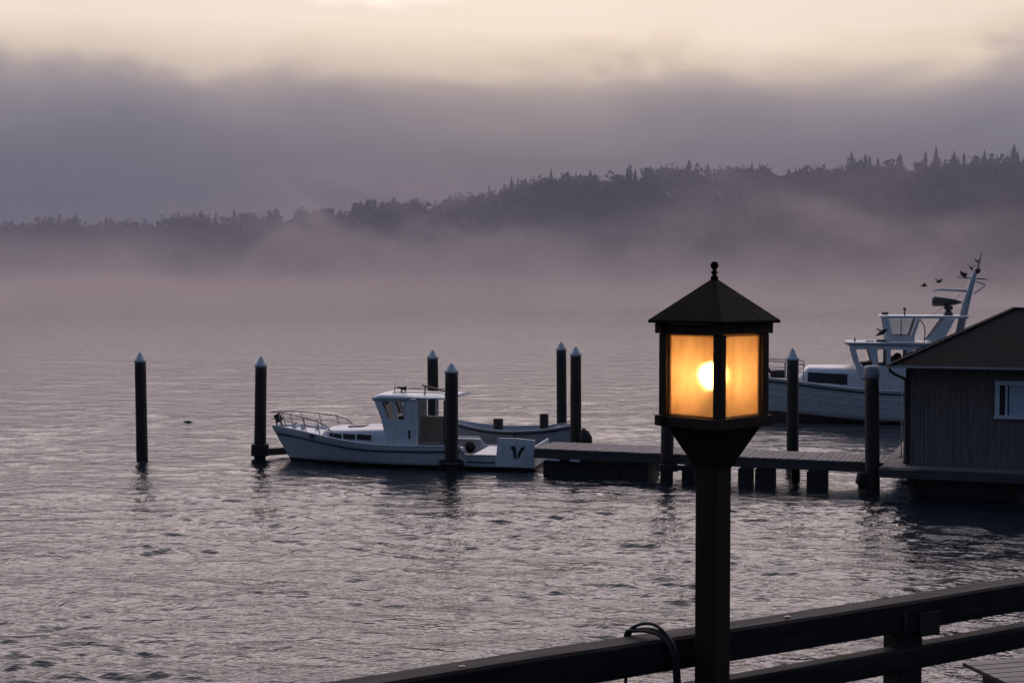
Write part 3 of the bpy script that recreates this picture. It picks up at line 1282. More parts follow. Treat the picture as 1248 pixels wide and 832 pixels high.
for (x0, x1) in ((4.78, 5.18), (4.33, 4.71), (3.83, 4.26)):
    for sd in (1, -1):
        xm = (x0 + x1) / 2
        ha = max(.05, H1.pt(H1.T(x0), sh1(x0))[1] - .15)
        hb = max(.05, H1.pt(H1.T(x1), sh1(x1))[1] - .15)
        b = MB()
        b.bar((x0, sd * (ha * .995 + .0), .82), (x1, sd * (hb * .995), .84), .05, .155, .015)
        b.build('window', 'black', tk)
b = MB()
b.box((4.5, .2, 1.055), (.5, .5, .05), (0, .03, 0), .015)
b.build('deck_hatch', 'beige', tk)
b = MB()
for sd in (1, -1):
    x = 5.75
    hb = H1.pt(H1.T(x), .78)[1]
    b.box((x, sd * (hb + .0), .80), (.20, .04, .10), (0, 0, -sd * .45), .015)
b.build_each('hawse_hole', 'stripe', boat)
# wheelhouse
house = MB()
WHY = 1.08
out_near = [(2.41, .60), (3.40, .60), (3.43, 1.10), (3.47, 1.22), (3.51, 1.335), (3.745, 1.90), (2.41, 1.90)]
w1 = rounded([(3.50, 1.835), (3.24, 1.835), (3.08, 1.335), (3.32, 1.335)], .04)
w2 = rounded([(3.13, 1.835), (2.87, 1.825), (2.80, 1.335), (3.005, 1.335)], .04)
framed_panel(house, out_near, [w1, w2], WHY, .045)
out_far = [(1.98, .60), (3.40, .60), (3.43, 1.10), (3.47, 1.22), (3.51, 1.335), (3.745, 1.90), (1.98, 1.90)]
w3 = rounded([(2.72, 1.83), (2.44, 1.83), (2.44, 1.26), (2.72, 1.26)], .04)
w3b = rounded([(2.40, 1.83), (2.10, 1.83), (2.10, 1.26), (2.40, 1.26)], .03)
w3c = rounded([(3.60, 1.835), (3.08, 1.835), (3.02, 1.335), (3.40, 1.335)], .04)
framed_panel(house, out_far, [w3c, w3, w3b], -WHY, .045)
hs = house.build_each('wheelhouse', 'gel', boat, bevel=.006)[0]
# raked windscreen: sill, posts and glass
b = MB()
for y0, y1 in ((-1.06, 1.06),):
    b.prism([(3.40, y0, 1.02), (3.44, y0, 1.02), (3.525, y0, 1.34), (3.485, y0, 1.34)], (0, y1 - y0, 0))
for yy in (-.36, .36):
    b.bar((3.50, yy, 1.33), (3.725, yy, 1.88), .05, .04)
b.prism([(3.69, -1.06, 1.82), (3.73, -1.06, 1.82), (3.76, -1.06, 1.9), (3.72, -1.06, 1.9)], (0, 2.12, 0))
b.build('windscreen', 'gel', hs)
for y0, y1 in ((-1.05, -.385), (-.335, .335), (.385, 1.05)):
    b = MB()
    b.prism([(3.50, y0, 1.34), (3.508, y0, 1.34), (3.712, y0, 1.82), (3.704, y0, 1.82)], (0, y1 - y0, 0))
    b.build('pane', 'glass', hs)
b = MB()
b.box((2.66, WHY + .025, .93), (.06, .02, .24), None, .008)
b.build('vent', 'black', hs)
# aft supports and bulkhead
b = MB()
b.box((1.60, WHY, 1.25), (.06, .05, 1.3), None, .01)
b.box((1.98, -WHY + .05, 1.08), (.12, .08, 1.62), None, .01)
b.build_each('aft_post', 'dark_wood', hs)
b = MB()
b.box((2.46, -WHY + .045, .90), (.84, .03, .66))
b.build('lining', 'beige', hs)
b = MB()
b.box((3.22, -.45, 1.22), (.36, .7, .16), (0, .1, 0), .03)
b.lathe([(.17, -.012), (.19, 0), (.17, .012)], (2.93, -.4, 1.36), 16, 0, Euler((0, R(65), 0)).to_matrix())
b.box((3.05, .55, 1.33), (.14, .2, .12), None, .03)
b.build_each('helm', 'black', hs)
# roof: crowned slab with a visor forward and a thin canopy aft
rf = MB()
prev = None
for i in range(25):
    f = i / 24
    x = 1.36 + (3.80 - 1.36) * f
    th = .045 + .055 * smooth(.45, .62, f)
    hw = 1.19 - .10 * smooth(.9, 1, f) - .05 * smooth(.1, 0, f)
    zt = 1.965 + .03 * smooth(.3, .8, f) - .05 * smooth(.93, 1, f)
    cs = [(hw - .02, zt - th), (hw, zt - th * .5), (hw - .03, zt), (hw * .6, zt + .035), (0, zt + .05), (-hw * .6, zt + .035), (-hw + .03, zt), (-hw, zt - th * .5), (-hw + .02, zt - th)]
    ring = [rf.bm.verts.new((x, a, c)) for a, c in cs]
    if prev:
        for k in range(len(ring)):
            rf.bm.faces.new((prev[k], prev[(k + 1) % len(ring)], ring[(k + 1) % len(ring)], ring[k])).smooth = True
    else:
        rf.bm.faces.new(ring)
    prev = ring
rf.bm.faces.new(prev)
rfo = rf.build('roof', 'gel', boat)
b = MB()
for sd in (1, -1):
    b.tube([(3.25, sd * .75, 2.0), (3.25, sd * .75, 2.06), (3.1, sd * .75, 2.075), (1.75, sd * .75, 2.075), (1.66, sd * .75, 2.0)], .014, 6)
    b.tube([(2.3, sd * .75, 2.0), (2.3, sd * .75, 2.075)], .012, 6)
b.build_each('roof_rail', 'metal_dark', rfo)
b = MB()
b.lathe([(.03, -.13), (.035, .0), (.05, .06), (.085, .12), (.085, .14)], (3.12, .30, 2.16), 14, 0, Euler((0, R(-100), R(20))).to_matrix())
b.tube([(3.12, .30, 2.0), (3.12, .30, 2.16)], .03, 8)
b.build('searchlight', 'metal_dark', rfo)
b = MB()
b.tube([(3.32, .35, 1.98), (3.32, .35, 2.15), (3.31, .35, 2.30)], [.016, .012, .006], 6)
b.tube([(3.32, .35, 2.15), (3.20, .35, 2.16)], .012, 6)
b.build('antenna', 'metal_dark', rfo)
b = MB()
b.tube([(2.40, .3, 2.02), (2.40, .3, 2.21)], .022, 8)
b.bar((2.50, .3, 2.25), (1.75, .3, 2.07), .05, .045, .008)
b.build('folded_mast', 'metal_dark', rfo)
# bow pulpit
b = MB()


def dk(x, off=-.05):
    p = H1.pt(H1.T(x), sh1(x))
    return Vector((x, max(.02, p[1] + off), sh1(x)))


top_h = lambda x: .40 * smooth(4.95, 5.5, x)
xs_ = [4.95, 5.08, 5.25, 5.6, 6.1, 6.6, 7.0, 7.2]
P_ = [dk(x) + Vector((0, 0, .02 + [0, .17, .30, .37, .39, .40, .41, .41][i])) for i, x in enumerate(xs_)]
loop = P_ + [Vector((7.36, 0, sh1(7.3) + .42))] + [Vector((p.x, -p.y, p.z)) for p in P_[::-1]]
b.tube(loop, .017, 8)
P2_ = [dk(x) + Vector((0, 0, .02 + .19)) for x in (5.15, 5.6, 6.1, 6.6, 7.0, 7.2)]
b.tube(P2_ + [Vector((7.32, 0, sh1(7.3) + .21))] + [Vector((p.x, -p.y, p.z)) for p in P2_[::-1]], .011, 6)
for x in (5.45, 5.95, 6.45, 6.95):
    for sd in (1, -1):
        p = dk(x)
        q = dk(x + .12) + Vector((0, 0, .42))
        b.tube([(p.x, p.y * sd, p.z - .03), (q.x, q.y * sd, q.z)], .013, 6)
b.build('bow_rail', 'steel', boat)
b = MB()
b.box((7.12, .02, sh1(7.1) + .25), (.22, .09, .24), (0, .5, 0), .03)
b.tube([(7.15, .05, sh1(7.1) - .02), (7.18, .05, sh1(7.1) + .2)], .02, 6)
b.tube([(7.0, -.05, sh1(7.1) - .02), (7.08, -.05, sh1(7.1) + .2)], .02, 6)
b.build('anchor', 'black', boat)
b = MB()
for x, y_ in ((6.3, .1), (5.95, -.2), (6.6, .0)):
    b.box((x, y_, sh1(x) + .06), (.12, .07, .14), (0, 0, .4), .015)
b.build_each('cleat', 'white_trim', boat)
b = MB()
b.ball((.72, 1.36, .66), .15, (1, .8, 1.15))
b.tube([(.72, 1.34, .82), (.95, 1.26, .66)], .01, 6)
tag(b.build('ball_fender', 'black', None, (-.165, 39.83, 0), math.pi - BY), 'round black fender on the stern quarter of the small cabin boat', 'fender')

# ---- rowboat
row = thing('rowboat', 'open pale rowboat with dark rub rail lying between dock and pilings', 'rowboat', (2.08, 43.35, 0), math.pi - R(1.5))


def sh2(x):
    u = (x - 2.05) / 2.2
    return .66 + (.36 if u > 0 else .20) * abs(u) ** 2


class DoubleEnder(Hull):
    def b(s, t):
        return s.B * max(.012, 1 - abs(2 * t - 1) ** 2.5)


H2 = DoubleEnder(4.15, .2, .76, sh2, wl=.72, wlb=.72, keel=.25, boot=lambda x: .06)
o = H2.mesh(44).build('hull', ['skiff', 'antifoul'], row)
solid(o, .03)
b = MB()
mirror_tube(b, H2.edge(lambda x: sh2(x) + .005, 50, .004), .035)
b.build_each('gunwale', 'gel_blue', row)
b = MB()
mirror_tube(b, H2.edge(lambda x: sh2(x) - .065, 50, .012, .01, .99), .024)
b.build_each('rub_rail', 'stripe', row)
for x in (1.2, 2.3, 3.3):
    b = MB()
    hb = H2.pt(x / 4.35, .40)[1]
    b.box((x, 0, .42), (.26, hb * 1.96, .035), None, .006)
    b.build('thwart', 'teak', row)
H2.deck(lambda x: .14, .3, 4.05, 16, .03).build('floor_boards', 'dark_wood', row)
H2.deck(lambda x: sh2(x) - .03, .03, .75, 8, .02).build('bow_cover', 'skiff', row)
for x, y_, z1, r_ in ((1.10, -.12, 1.13, .135), (2.50, .12, 1.0, .15)):
    b = MB()
    b.lathe([(r_ * .96, .15), (r_, .5), (r_ * 1.02, z1 - .03), (r_ * .9, z1)], (x, y_, 0), 16)
    b.build('mooring_bitt', 'dark_wood', row)
b = MB()
b.tube([(1.95, .80, .58), (1.97, .86, .50), (1.95, .86, .38)], [.03, .05, .04], 8)
b.tube([(.35, .35, .66), (.25, .42, .55), (.12, .35, .48), (.08, .2, .5)], .014, 6)
b.build_each('rope_fitting', 'black', row)
b = MB()
b.tube([(p6.location.x, 42.0 + .17, 1.07), (1.55, 42.7, .90), (1.25, 43.1, .84)], .018, 6)
tag(b.build('mooring_line', 'rope'), 'thin mooring line from the rowboat bow up to its piling', 'rope')

# ---- trawler
TY = R(12)
F2 = Vector((-math.cos(TY), math.sin(TY), 0))
P2v = Vector((-math.sin(TY), -math.cos(TY), 0))
TC = Vector((14.17, 51.6, 0)) - P2v * 1.72 - F2 * 5.1
trl = thing('motor_trawler', 'large white motor trawler with flybridge and leaning mast behind the shed', 'boat', TC, math.pi - TY)


def sh3(x):
    return 1.22 + .40 * smooth(5.0, 11.2, x) + .05 * smooth(3, 0, x)


def st3(x):
    return sh3(x) - .12


H3 = Hull(10.4, .75, 1.75, sh3, t0=.5, p=2.2, stern=.95, wl=.94, wlb=.5, keel=.7, boot=lambda x: .10 + .22 * smooth(6, 10.5, x))
LT = 11.15
solid(H3.mesh(60).build('hull', ['gel', 'antifoul_brown'], trl), .04)
b = MB()
mirror_tube(b, H3.edge(st3, 60, .015, .0, .997), .035)
b.build_each('rub_rail', 'stripe', trl)
b = MB()
mirror_tube(b, H3.edge(lambda x: sh3(x) - .36, 60, .006, .0, .99), .014)
mirror_tube(b, H3.edge(lambda x: sh3(x) - .62, 60, .006, .0, .96), .012)
b.build_each('hull_crease', 'gel', trl)
b = MB()
mirror_tube(b, H3.edge(lambda x: sh3(x), 60, 0, 0, .998), .04)
b.build_each('gunwale', 'gel', trl)
H3.deck(lambda x: sh3(x) - .04, .1, 11.0, 40, .04).build('deck', 'teak', trl)
tk = MB()
prev = None
for i in range(25):
    f = i / 24
    x = 5.9 + (8.85 - 5.9) * f
    hb = max(.05, H3.pt(x / LT, sh3(x))[1] - .34) * (1 - .22 * smooth(.85, 1, f))
    z0 = sh3(x) - .08
    top = 2.02 - .02 * f - .42 * smooth(.84, 1.0, f) ** 1.6
    cs = [(hb, z0), (hb * .985, z0 + (top - z0) * .6), (hb * .96, top - .08), (hb * .88, top - .01), (hb * .5, top + .04), (0, top + .05)]
    cs = cs + [(-y_, z_) for y_, z_ in cs[-2::-1]]
    ring = [tk.bm.verts.new((x, y_, z_)) for y_, z_ in cs]
    if prev:
        for k in range(len(ring) - 1):
            tk.bm.faces.new((prev[k], prev[k + 1], ring[k + 1], ring[k])).smooth = True
    prev = ring
tk.bm.faces.new(prev)
tko = tk.build('trunk_cabin', 'gel', trl)
for sd in (1, -1):
    x0, x1 = 7.05, 8.42
    h0 = H3.pt(x0 / LT, sh3(x0))[1] - .34
    h1 = H3.pt(x1 / LT, sh3(x1))[1] - .34
    fr = MB()
    fr.bar((x0 - .03, sd * h0 * .99, 1.60), (x1 + .03, sd * h1 * .985, 1.64), .075, .40, .03)
    wo = fr.build('window', 'stripe', tko)
    b = MB()
    b.bar((x0 + .03, sd * h0 * .99, 1.60), (x1 - .36, sd * (h1 + .25 * (h0 - h1)) * .988, 1.63), .087, .32, .02)
    b.build('pane', 'black', wo)
    b = MB()
    b.bar((x1 - .29, sd * (h1 + .2 * (h0 - h1)) * .988, 1.635), (x1 - .1, sd * h1 * .988, 1.64), .087, .30, .02)
    b.build('curtain', 'white_trim', wo)
b = MB()
b.box((6.35, H3.pt(6.35 / LT, 1.3)[1] - .33, 1.62), (.28, .03, .05), None, .01)
b.build('vent', 'stripe', tko)
hs3 = MB()
HW = 1.36
outl = [(.9, 1.15), (6.62, 1.15), (6.68, 1.95), (6.74, 2.08), (6.96, 2.86), (.9, 2.86)]
ww = [rounded([(6.72, 2.72), (6.28, 2.72), (6.12, 2.12), (6.56, 2.12)], .06),
      rounded([(5.96, 2.72), (5.63, 2.72), (5.63, 2.12), (5.90, 2.12)], .06),
      rounded([(5.48, 2.72), (4.9, 2.72), (4.9, 2.12), (5.48, 2.12)], .06),
      rounded([(4.7, 2.72), (3.7, 2.72), (3.7, 2.12), (4.7, 2.12)], .06),
      rounded([(3.5, 2.72), (2.2, 2.72), (2.2, 2.12), (3.5, 2.12)], .06)]
for sd in (1, -1):
    framed_panel(hs3, outl, ww, sd * HW, .06)
hs3.box((.93, 0, 2.0), (.06, 2 * HW - .08, 1.7))
ho = hs3.build('wheelhouse', 'gel', trl, bevel=.008)
b = MB()
b.prism([(6.60, -HW, 1.9), (6.66, -HW, 1.9), (6.745, -HW, 2.12), (6.685, -HW, 2.12)], (0, 2 * HW, 0))
b.prism([(6.85, -HW, 2.7), (6.91, -HW, 2.7), (6.955, -HW, 2.86), (6.895, -HW, 2.86)], (0, 2 * HW, 0))
for yy in (-.46, .46):
    b.bar((6.71, yy, 2.1), (6.89, yy, 2.74), .07, .06)
b.build('windscreen', 'gel', ho)
for y0, y1 in ((-1.32, -.5), (-.42, .42), (.5, 1.32)):
    b = MB()
    b.prism([(6.71, y0, 2.12), (6.718, y0, 2.12), (6.885, y0, 2.7), (6.877, y0, 2.7)], (0, y1 - y0, 0))
    b.build('pane', 'glass', ho)
b = MB()
b.box((6.2, -.3, 2.12), (.5, 1.6, .18), None, .04)
b.box((5.45, .55, 2.2), (.3, .45, .5), None, .06)
b.ball((5.2, .6, 2.42), .16)
b.build_each('helm', 'metal_dark', ho)
b = MB()
b.prism([(.7, -1.5, 2.865), (7.02, -1.42, 2.865), (7.10, -1.30, 2.90), (7.10, 1.30, 2.90), (7.02, 1.42, 2.865), (.7, 1.5, 2.865)], (0, 0, .10))
rf3 = b.build('roof', 'gel_blue', trl, bevel=.03)
b = MB()
b.box((6.75, .9, 3.04), (.06, .06, .16), None, .01)
b.box((6.2, .55, 2.99), (.3, .3, .06), None, .01)
b.box((5.75, .7, 3.01), (.45, .3, .1), None, .02)
b.build_each('roof_fitting', 'metal_dark', rf3)
# flybridge
fb = MB()
for sd in (1, -1):
    fb.side([(5.62, 3.0), (5.72, 3.85), (5.55, 3.85), (5.40, 3.22), (4.75, 3.22), (4.55, 3.85), (4.42, 3.85), (4.62, 3.22), (4.62, 3.0)], sd * 1.05, .07)
    fb.side([(4.15, 3.0), (3.55, 3.85), (3.20, 3.85), (3.62, 3.0)], sd * 1.05, .09)
fb.box((5.52, 0, 3.12), (.06, 2.1, .24), (0, .1, 0))
fbo = fb.build('flybridge', 'gel', trl, bevel=.01)
b = MB()
b.side([(5.53, 3.24), (5.55, 3.83), (4.6, 3.83), (4.76, 3.24)], 1.05, .01)
b.side([(5.53, 3.24), (5.55, 3.83), (4.6, 3.83), (4.76, 3.24)], -1.05, .01)
b.build_each('pane', 'glass', fbo)
b = MB()
b.side([(5.12, 3.22), (5.12, 3.85), (5.09, 3.85), (5.09, 3.22)], 1.05, .02)
b.tube([(4.45, 1.0, 3.84), (4.28, 1.0, 3.6), (4.25, 1.0, 3.3), (4.28, 1.0, 3.0)], .02, 6)
b.build_each('window_bar', 'metal_dark', fbo)
b = MB()
b.prism([(2.72, -1.0, 3.86), (5.70, -1.12, 3.86), (5.86, -.95, 3.87), (5.86, .95, 3.87), (5.70, 1.12, 3.86), (2.72, 1.0, 3.86)], (0, 0, .10))
ft = b.build('flybridge_roof', 'gel', trl, bevel=.03)
b = MB()
b.lathe([(.16, 3.96), (.18, 4.0), (.12, 4.12), (.06, 4.16)], (3.35, 0, 0), 14)
b.box((3.35, 0, 4.24), (.30, .34, .16), None, .04)
b.build('radar_pedestal', 'metal_dark', ft)
b = MB()
b.lathe([(.03, -.75), (.10, -.55), (.17, -.1), (.20, .25), (.14, .32)], (3.62, -.05, 4.47), 12, 0, Euler((0, R(-92), R(0))).to_matrix() @ Matrix.Rotation(math.pi, 3, 'X'))
b.tube([(3.35, 0, 4.3), (3.35, 0, 4.45)], .06, 8)
b.build('radar_scanner', 'metal_dark', ft)
b = MB()
b.tube([(4.95, .5, 3.95), (4.95, .5, 4.22)], .03, 8)
b.ball((4.95, .5, 4.2), .06)
b.box((5.66, .5, 4.03), (.24, .3, .10), None, .03)
b.build_each('deck_light', 'metal_dark', ft)
# leaning mast with crossbars
b = MB()
b.tube([(3.02, 0, 2.95), (2.70, 0, 4.5), (2.42, 0, 5.55)], [.15, .13, .09], 12)
mo = b.build('mast', 'gel_blue', trl)
b = MB()
b.tube([(2.36, 0, 5.5), (2.30, 0, 5.8), (2.18, 0, 6.35)], [.05, .03, .012], 6)
b.build('antenna', 'metal_dark', mo)
b = MB()
b.tube([(2.5, 0, 5.25), (2.05, 0, 5.10), (2.1, 0, 5.02), (2.45, 0, 4.75)], .025, 6)
b.tube([(3.02, 0, 5.38), (2.0, 0, 5.30)], .03, 8)
b.tube([(2.62, 0, 4.86), (3.7, 0, 4.92), (3.92, 0, 4.85)], [.045, .035, .02], 8)
b.build_each('crossbar', 'gel_blue', mo)
b = MB()
b.ball((2.32, 0, 5.62), .11, (1, 1, 1))
b.build('masthead_light', 'metal_dark', mo)
b = MB()
b.tube([(2.6, 0, 5.0), (3.9, .0, 3.97)], .008, 5)
b.build_each('stay', 'metal_dark', mo)
b = MB()


def dk3(x, off=-.08):
    return Vector((x, max(.03, H3.pt(x / LT, sh3(x))[1] + off), sh3(x)))


for hh, rr_ in ((.66, .022), (.36, .014)):
    Q = [dk3(x) + Vector((0, 0, hh)) for x in (8.6, 9.2, 9.8, 10.3, 10.7)]
    b.tube(Q + [Vector((11.0, 0, sh3(11) + hh + .03))] + [Vector((p.x, -p.y, p.z)) for p in Q[::-1]], rr_, 6)
for x in (8.6, 9.3, 10.0, 10.6):
    for sd in (1, -1):
        p = dk3(x)
        b.tube([(p.x, p.y * sd, p.z - .03), (p.x, p.y * sd, p.z + .66)], .018, 6)
b.build('bow_rail', 'steel', trl)
b = MB()
b.box((9.6, .2, sh3(9.6) + .16), (.5, .4, .3), (0, 0, .2), .05)
b.bar((9.75, .5, sh3(9.6) + .1), (10.05, .5, sh3(10) + .55), .12, .1, .02)
b.build('windlass', 'metal_dark', trl)


# ------------------------------------------------------------------ birds
def bird(loc, length, rotz, pitch, label, wings=None, name='bird', group='dark birds about the trawler'):
    L = length
    b = MB()
    mt = Euler((0, R(90) - pitch, 0)).to_matrix()
    prof = [(.002, .52), (.016, .46), (.055, .42), (.085, .36), (.08, .29), (.12, .18), (.165, .02), (.15, -.14), (.09, -.28), (.06, -.40), (.05, -.50), (.01, -.53)]
    b.lathe([(r * L, z * L) for r, z in prof], (0, 0, 0), 12, 0, mt)
    if wings is not None:
        for sd in (1, -1):
            pts = [(.16, .08, .05), (.10, .35, .05 + wings * .3), (-.08, .78, .05 + wings * .62), (-.16, .74, .05 + wings * .58), (-.16, .35, .04 + wings * .26), (-.14, .08, .04)]
            b.prism([(p[0] * L, sd * p[1] * L, p[2] * L) for p in pts], (0, 0, .02 * L))
    else:
        for sd in (1, -1):
            b.ball((-.06 * L, sd * .12 * L, .02 * L), .17 * L, (1.7, .35, .75))
        for sd in (1, -1):
            b.tube([(0, sd * .05 * L, -.12 * L), (.02 * L, sd * .05 * L, -.30 * L)], .014 * L, 5)
    o = b.build(name, 'feather', None, loc, rotz)
    return tag(o, label, 'bird', group)


bird(at(1075, 405, 51.5), .50, R(8), R(28), 'plump dark bird flying low over the trawler wheelhouse roof', .35)
bird(at(1126, 348, 51.0), .26, R(170), 0, 'tiny bird in flight, farthest out left of the trawler mast', .5)
bird(at(1144.5, 343, 51.0), .30, R(20), R(12), 'small bird in flight just above the radar scanner', .55)
bird(at(1174, 334.5, 52.6), .42, R(200), R(40), 'dark bird perched on the left tip of the mast crossbar')
bird(at(1184, 327, 52.2), .27, R(100), R(35), 'small bird hovering beside the mast top, above the perched one', .8)
bird(at(1191, 318.5, 52.2), .24, R(120), R(20), 'topmost tiny bird beside the tip of the trawler antenna', .6)
bird((at(229, 516, 51.9).x, 51.9, .07), .34, R(200), R(5), 'small dark water bird floating on the open water between two pilings', None, 'water_bird', 'birds on the water')

# ------------------------------------------------------------------ pier railing
RO = Vector((-.421, 5.573, 2.4))
RA_ = math.atan2(1.807, 3.078)
pier = thing('pier_deck', 'dark plank pier deck behind the railing where the lamp stands', 'pier', RO, RA_)
b = MB()
y = -8.0
while y < .22:
    b.box((2.0, y + .07, -.022), (16, .136, .04), None, .004)
    y += .142
b.build('decking', 'rail_wood', pier)
b = MB()
for xx in (-5, -2, 1, 4, 7):
    b.box((xx, -3.9, -.17), (.12, 8.1, .24))
b.build_each('joists', 'dark_wood', pier)
for xx in (-4.6, -.6, 3.4, 7.4):
    for yy in (-.2, -7.4):
        b = MB()
        b.lathe([(.16, -3.4), (.15, -.29)], (xx, yy, 0), 16)
        b.build('support_post', 'pile_wood', pier)
rail = thing('railing', 'heavy dark timber pier railing with two rails', 'railing', RO, RA_)


def wobbly_beam(name, y0, y1, z0, z1, x0=-5.5, x1=9.5, parent=rail, material='rail_wood'):
    b = MB()
    n = 60
    prev = None
    ch = .012
    for i in range(n + 1):
        x = x0 + (x1 - x0) * i / n
        dz = .003 * math.sin(x * 2.1 + y0 * 9) + random.uniform(-.0015, .0015)
        cs = [(y0, z0), (y1, z0), (y1, z1 - ch), (y1 - ch, z1), (y0 + ch, z1), (y0, z1 - ch)]
        ring = [b.bm.verts.new((x, yy + random.uniform(-.0012, .0012), zz + dz)) for yy, zz in cs]
        if prev:
            for k in range(6):
                b.bm.faces.new((prev[k], prev[(k + 1) % 6], ring[(k + 1) % 6], ring[k]))
        else:
            b.bm.faces.new(ring)
        prev = ring
    b.bm.faces.new(prev)
    return b.build(name, material, parent)


wobbly_beam('top_rail', 0, .138, .905, 1.05)
wobbly_beam('lower_rail', .004, .10, .705, .815)
for xx in (-4.4, -2.05, .33, 2.80, 5.15, 7.5):
    b = MB()
    b.box((xx, .075, .44), (.15, .12, .93), None, .008)
    b.build('post', 'rail_wood', rail)
b = MB()
b.box((2.73, -.006, .955), (.02, .012, .085), None, .004)
b.box((2.90, -.006, .925), (.14, .012, .12), None, .004)
b.build_each('joint_plate', 'dark_wood', rail)
b = MB()
b.ball((2.02, .05, 1.053), .011, (1.6, 1, .4))
b.ball((.28, .05, 1.053), .010, (1.6, 1, .4))
b.build_each('bolt_head', 'steel', rail)

# black hose looped over the rail
b = MB()


def on_rail(x, y_, z):
    return Vector((x, y_, z))


for dx, top, r_, drop in ((0, .062, .0075, .9), (.012, .036, .008, .85), (-.03, .03, .008, .8)):
    pts = []
    # from behind the rail, up over the top, down the front and back round
    for (x, y_, z) in ((.80, .20, .45), (.80, .17, .85), (.80 + dx, .15, 1.05), (.845 + dx, .11, 1.05 + top * .8), (.90 + dx, .05, 1.05 + top), (.95 + dx, .0, 1.05 + top * .55),
                       (.99 + dx, -.04, 1.02), (1.02 + dx, -.05, .90), (1.03 + dx, -.05, .70), (1.02 + dx, -.045, .45), (.97 + dx, -.03, .32), (.90 + dx, .0, .30)):
        pts.append(Vector((1.18 + (x - .80) * .56, y_, z)))
    # resample smoothly
    sm = []
    for i in range(len(pts) - 1):
        p0, p1, p2, p3 = pts[max(0, i - 1)], pts[i], pts[i + 1], pts[min(len(pts) - 1, i + 2)]
        for k in range(6):
            t = k / 6
            sm.append(.5 * ((2 * p1) + (p2 - p0) * t + (2 * p0 - 5 * p1 + 4 * p2 - p3) * t * t + (3 * p1 - p0 - 3 * p2 + p3) * t ** 3))
    sm.append(pts[-1])
    b.tube(sm, r_, 10)
hose = b.build('hose_coil', 'black', None, RO, RA_)
tag(hose, 'black hose looped over the top rail left of the lamp post', 'hose')

# lower landing seen under the railing
land = thing('landing_stage', 'dark plank landing stage low over the water under the railing', 'landing stage', (5.35, 16.75, 0), R(14))
b = MB()
y = 0
while y > -5:
    b.box((4, y - .09, .53), (8, .165, .05), (random.uniform(-.01, .01), 0, 0), .006)
    y -= .18
b.build('decking', 'landing_wood', land)
b = MB()
b.box((4, -2.5, .25), (7.6, 4.8, .45), None, .03)
b.build('float', 'dark_wood', land)

# ------------------------------------------------------------------ lamp
LP = at(870, 456, 6.2)
LP.z = 2.4
lamp = thing('lamp_post', 'lit square wooden lantern with amber frosted panes and pyramid roof on a dark post', 'lamp', LP, R(-46.6))
PX = 6.2 / FPX


def lz(py):
    return CAMZ - (py - HOR) * PX - 2.4


hs_ = .177
b = MB()
b.box((0, 0, lz(566) / 2), (.111, .111, lz(566)), None, .006)
b.build('post', 'lamp_wood', lamp)
b = MB()
zt, zb = lz(519), lz(570)
ra, rb_ = .147, .0575
for s1, s2 in ((1, 1),):
    T = [b.bm.verts.new((x * ra, y_ * ra, zt)) for x, y_ in ((1, 1), (-1, 1), (-1, -1), (1, -1))]
    Bv = [b.bm.verts.new((x * rb_, y_ * rb_, zb)) for x, y_ in ((1, 1), (-1, 1), (-1, -1), (1, -1))]
    for k in range(4):
        b.bm.faces.new((T[k], T[(k + 1) % 4], Bv[(k + 1) % 4], Bv[k]))
    b.bm.faces.new(T)
    b.bm.faces.new(Bv)
b.build('bracket', 'lamp_wood', lamp, bevel=.004)
# rails of the base and head, notched past the corners
for nm, z0, z1, ext in (('base_rail', lz(519), lz(505.5), .012), ('head_rail', lz(406.5), lz(393.5), .012)):
    zc, hh = (z0 + z1) / 2, z1 - z0
    for k in range(4):
        a = k * math.pi / 2
        b = MB()
        off = hs_ - .018
        lift = .0015 if k % 2 else -.0015
        rot = Matrix.Rotation(a, 4, 'Z')
        b.box((0, off, zc + lift), (2 * hs_ + ext * 2 if k % 2 else 2 * hs_ - .036, .036, hh - .002), None, .003)
        bmesh.ops.transform(b.bm, matrix=rot, verts=b.bm.verts[:])
        b.build(nm, 'lamp_wood', lamp)
b = MB()
b.box((0, 0, lz(515)), (2 * hs_ - .08, 2 * hs_ - .08, .012))
b.build('floor_plate', 'lamp_wood', lamp)
for sx in (1, -1):
    for sy in (1, -1):
        b = MB()
        b.box((sx * (hs_ - .0275), sy * (hs_ - .0275), (lz(505.5) + lz(406.5)) / 2), (.040, .040, lz(406.5) - lz(505.5)), None, .003)
        b.build('corner_post', 'lamp_wood', lamp)
for k in range(4):
    a = k * math.pi / 2
    b = MB()
    b.box((0, hs_ - .030, (lz(505.5) + lz(406.5)) / 2), (2 * hs_ - .098, .004, lz(406.5) - lz(505.5) - .002))
    bmesh.ops.transform(b.bm, matrix=Matrix.Rotation(a, 4, 'Z'), verts=b.bm.verts[:])
    b.build('pane', 'frost', lamp)
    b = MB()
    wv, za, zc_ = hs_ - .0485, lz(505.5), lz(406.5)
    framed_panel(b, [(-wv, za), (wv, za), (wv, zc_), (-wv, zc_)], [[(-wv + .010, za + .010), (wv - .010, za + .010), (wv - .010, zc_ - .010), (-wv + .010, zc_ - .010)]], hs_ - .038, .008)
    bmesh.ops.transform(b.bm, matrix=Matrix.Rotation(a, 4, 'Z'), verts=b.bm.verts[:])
    b.build('lit_rim_strip', 'lit_rim', lamp)  # added strips, coloured like wood edges lit from inside the lantern
b = MB()
rr_ = .2045
ez_, az_ = lz(391.5), lz(337.5)
E_ = [(rr_, rr_), (-rr_, rr_), (-rr_, -rr_), (rr_, -rr_)]
lo = [b.bm.verts.new((x, y_, ez_ - .006)) for x, y_ in E_]
hi = [b.bm.verts.new((x * .998, y_ * .998, ez_ + .006)) for x, y_ in E_]
ap = b.bm.verts.new((0, 0, az_))
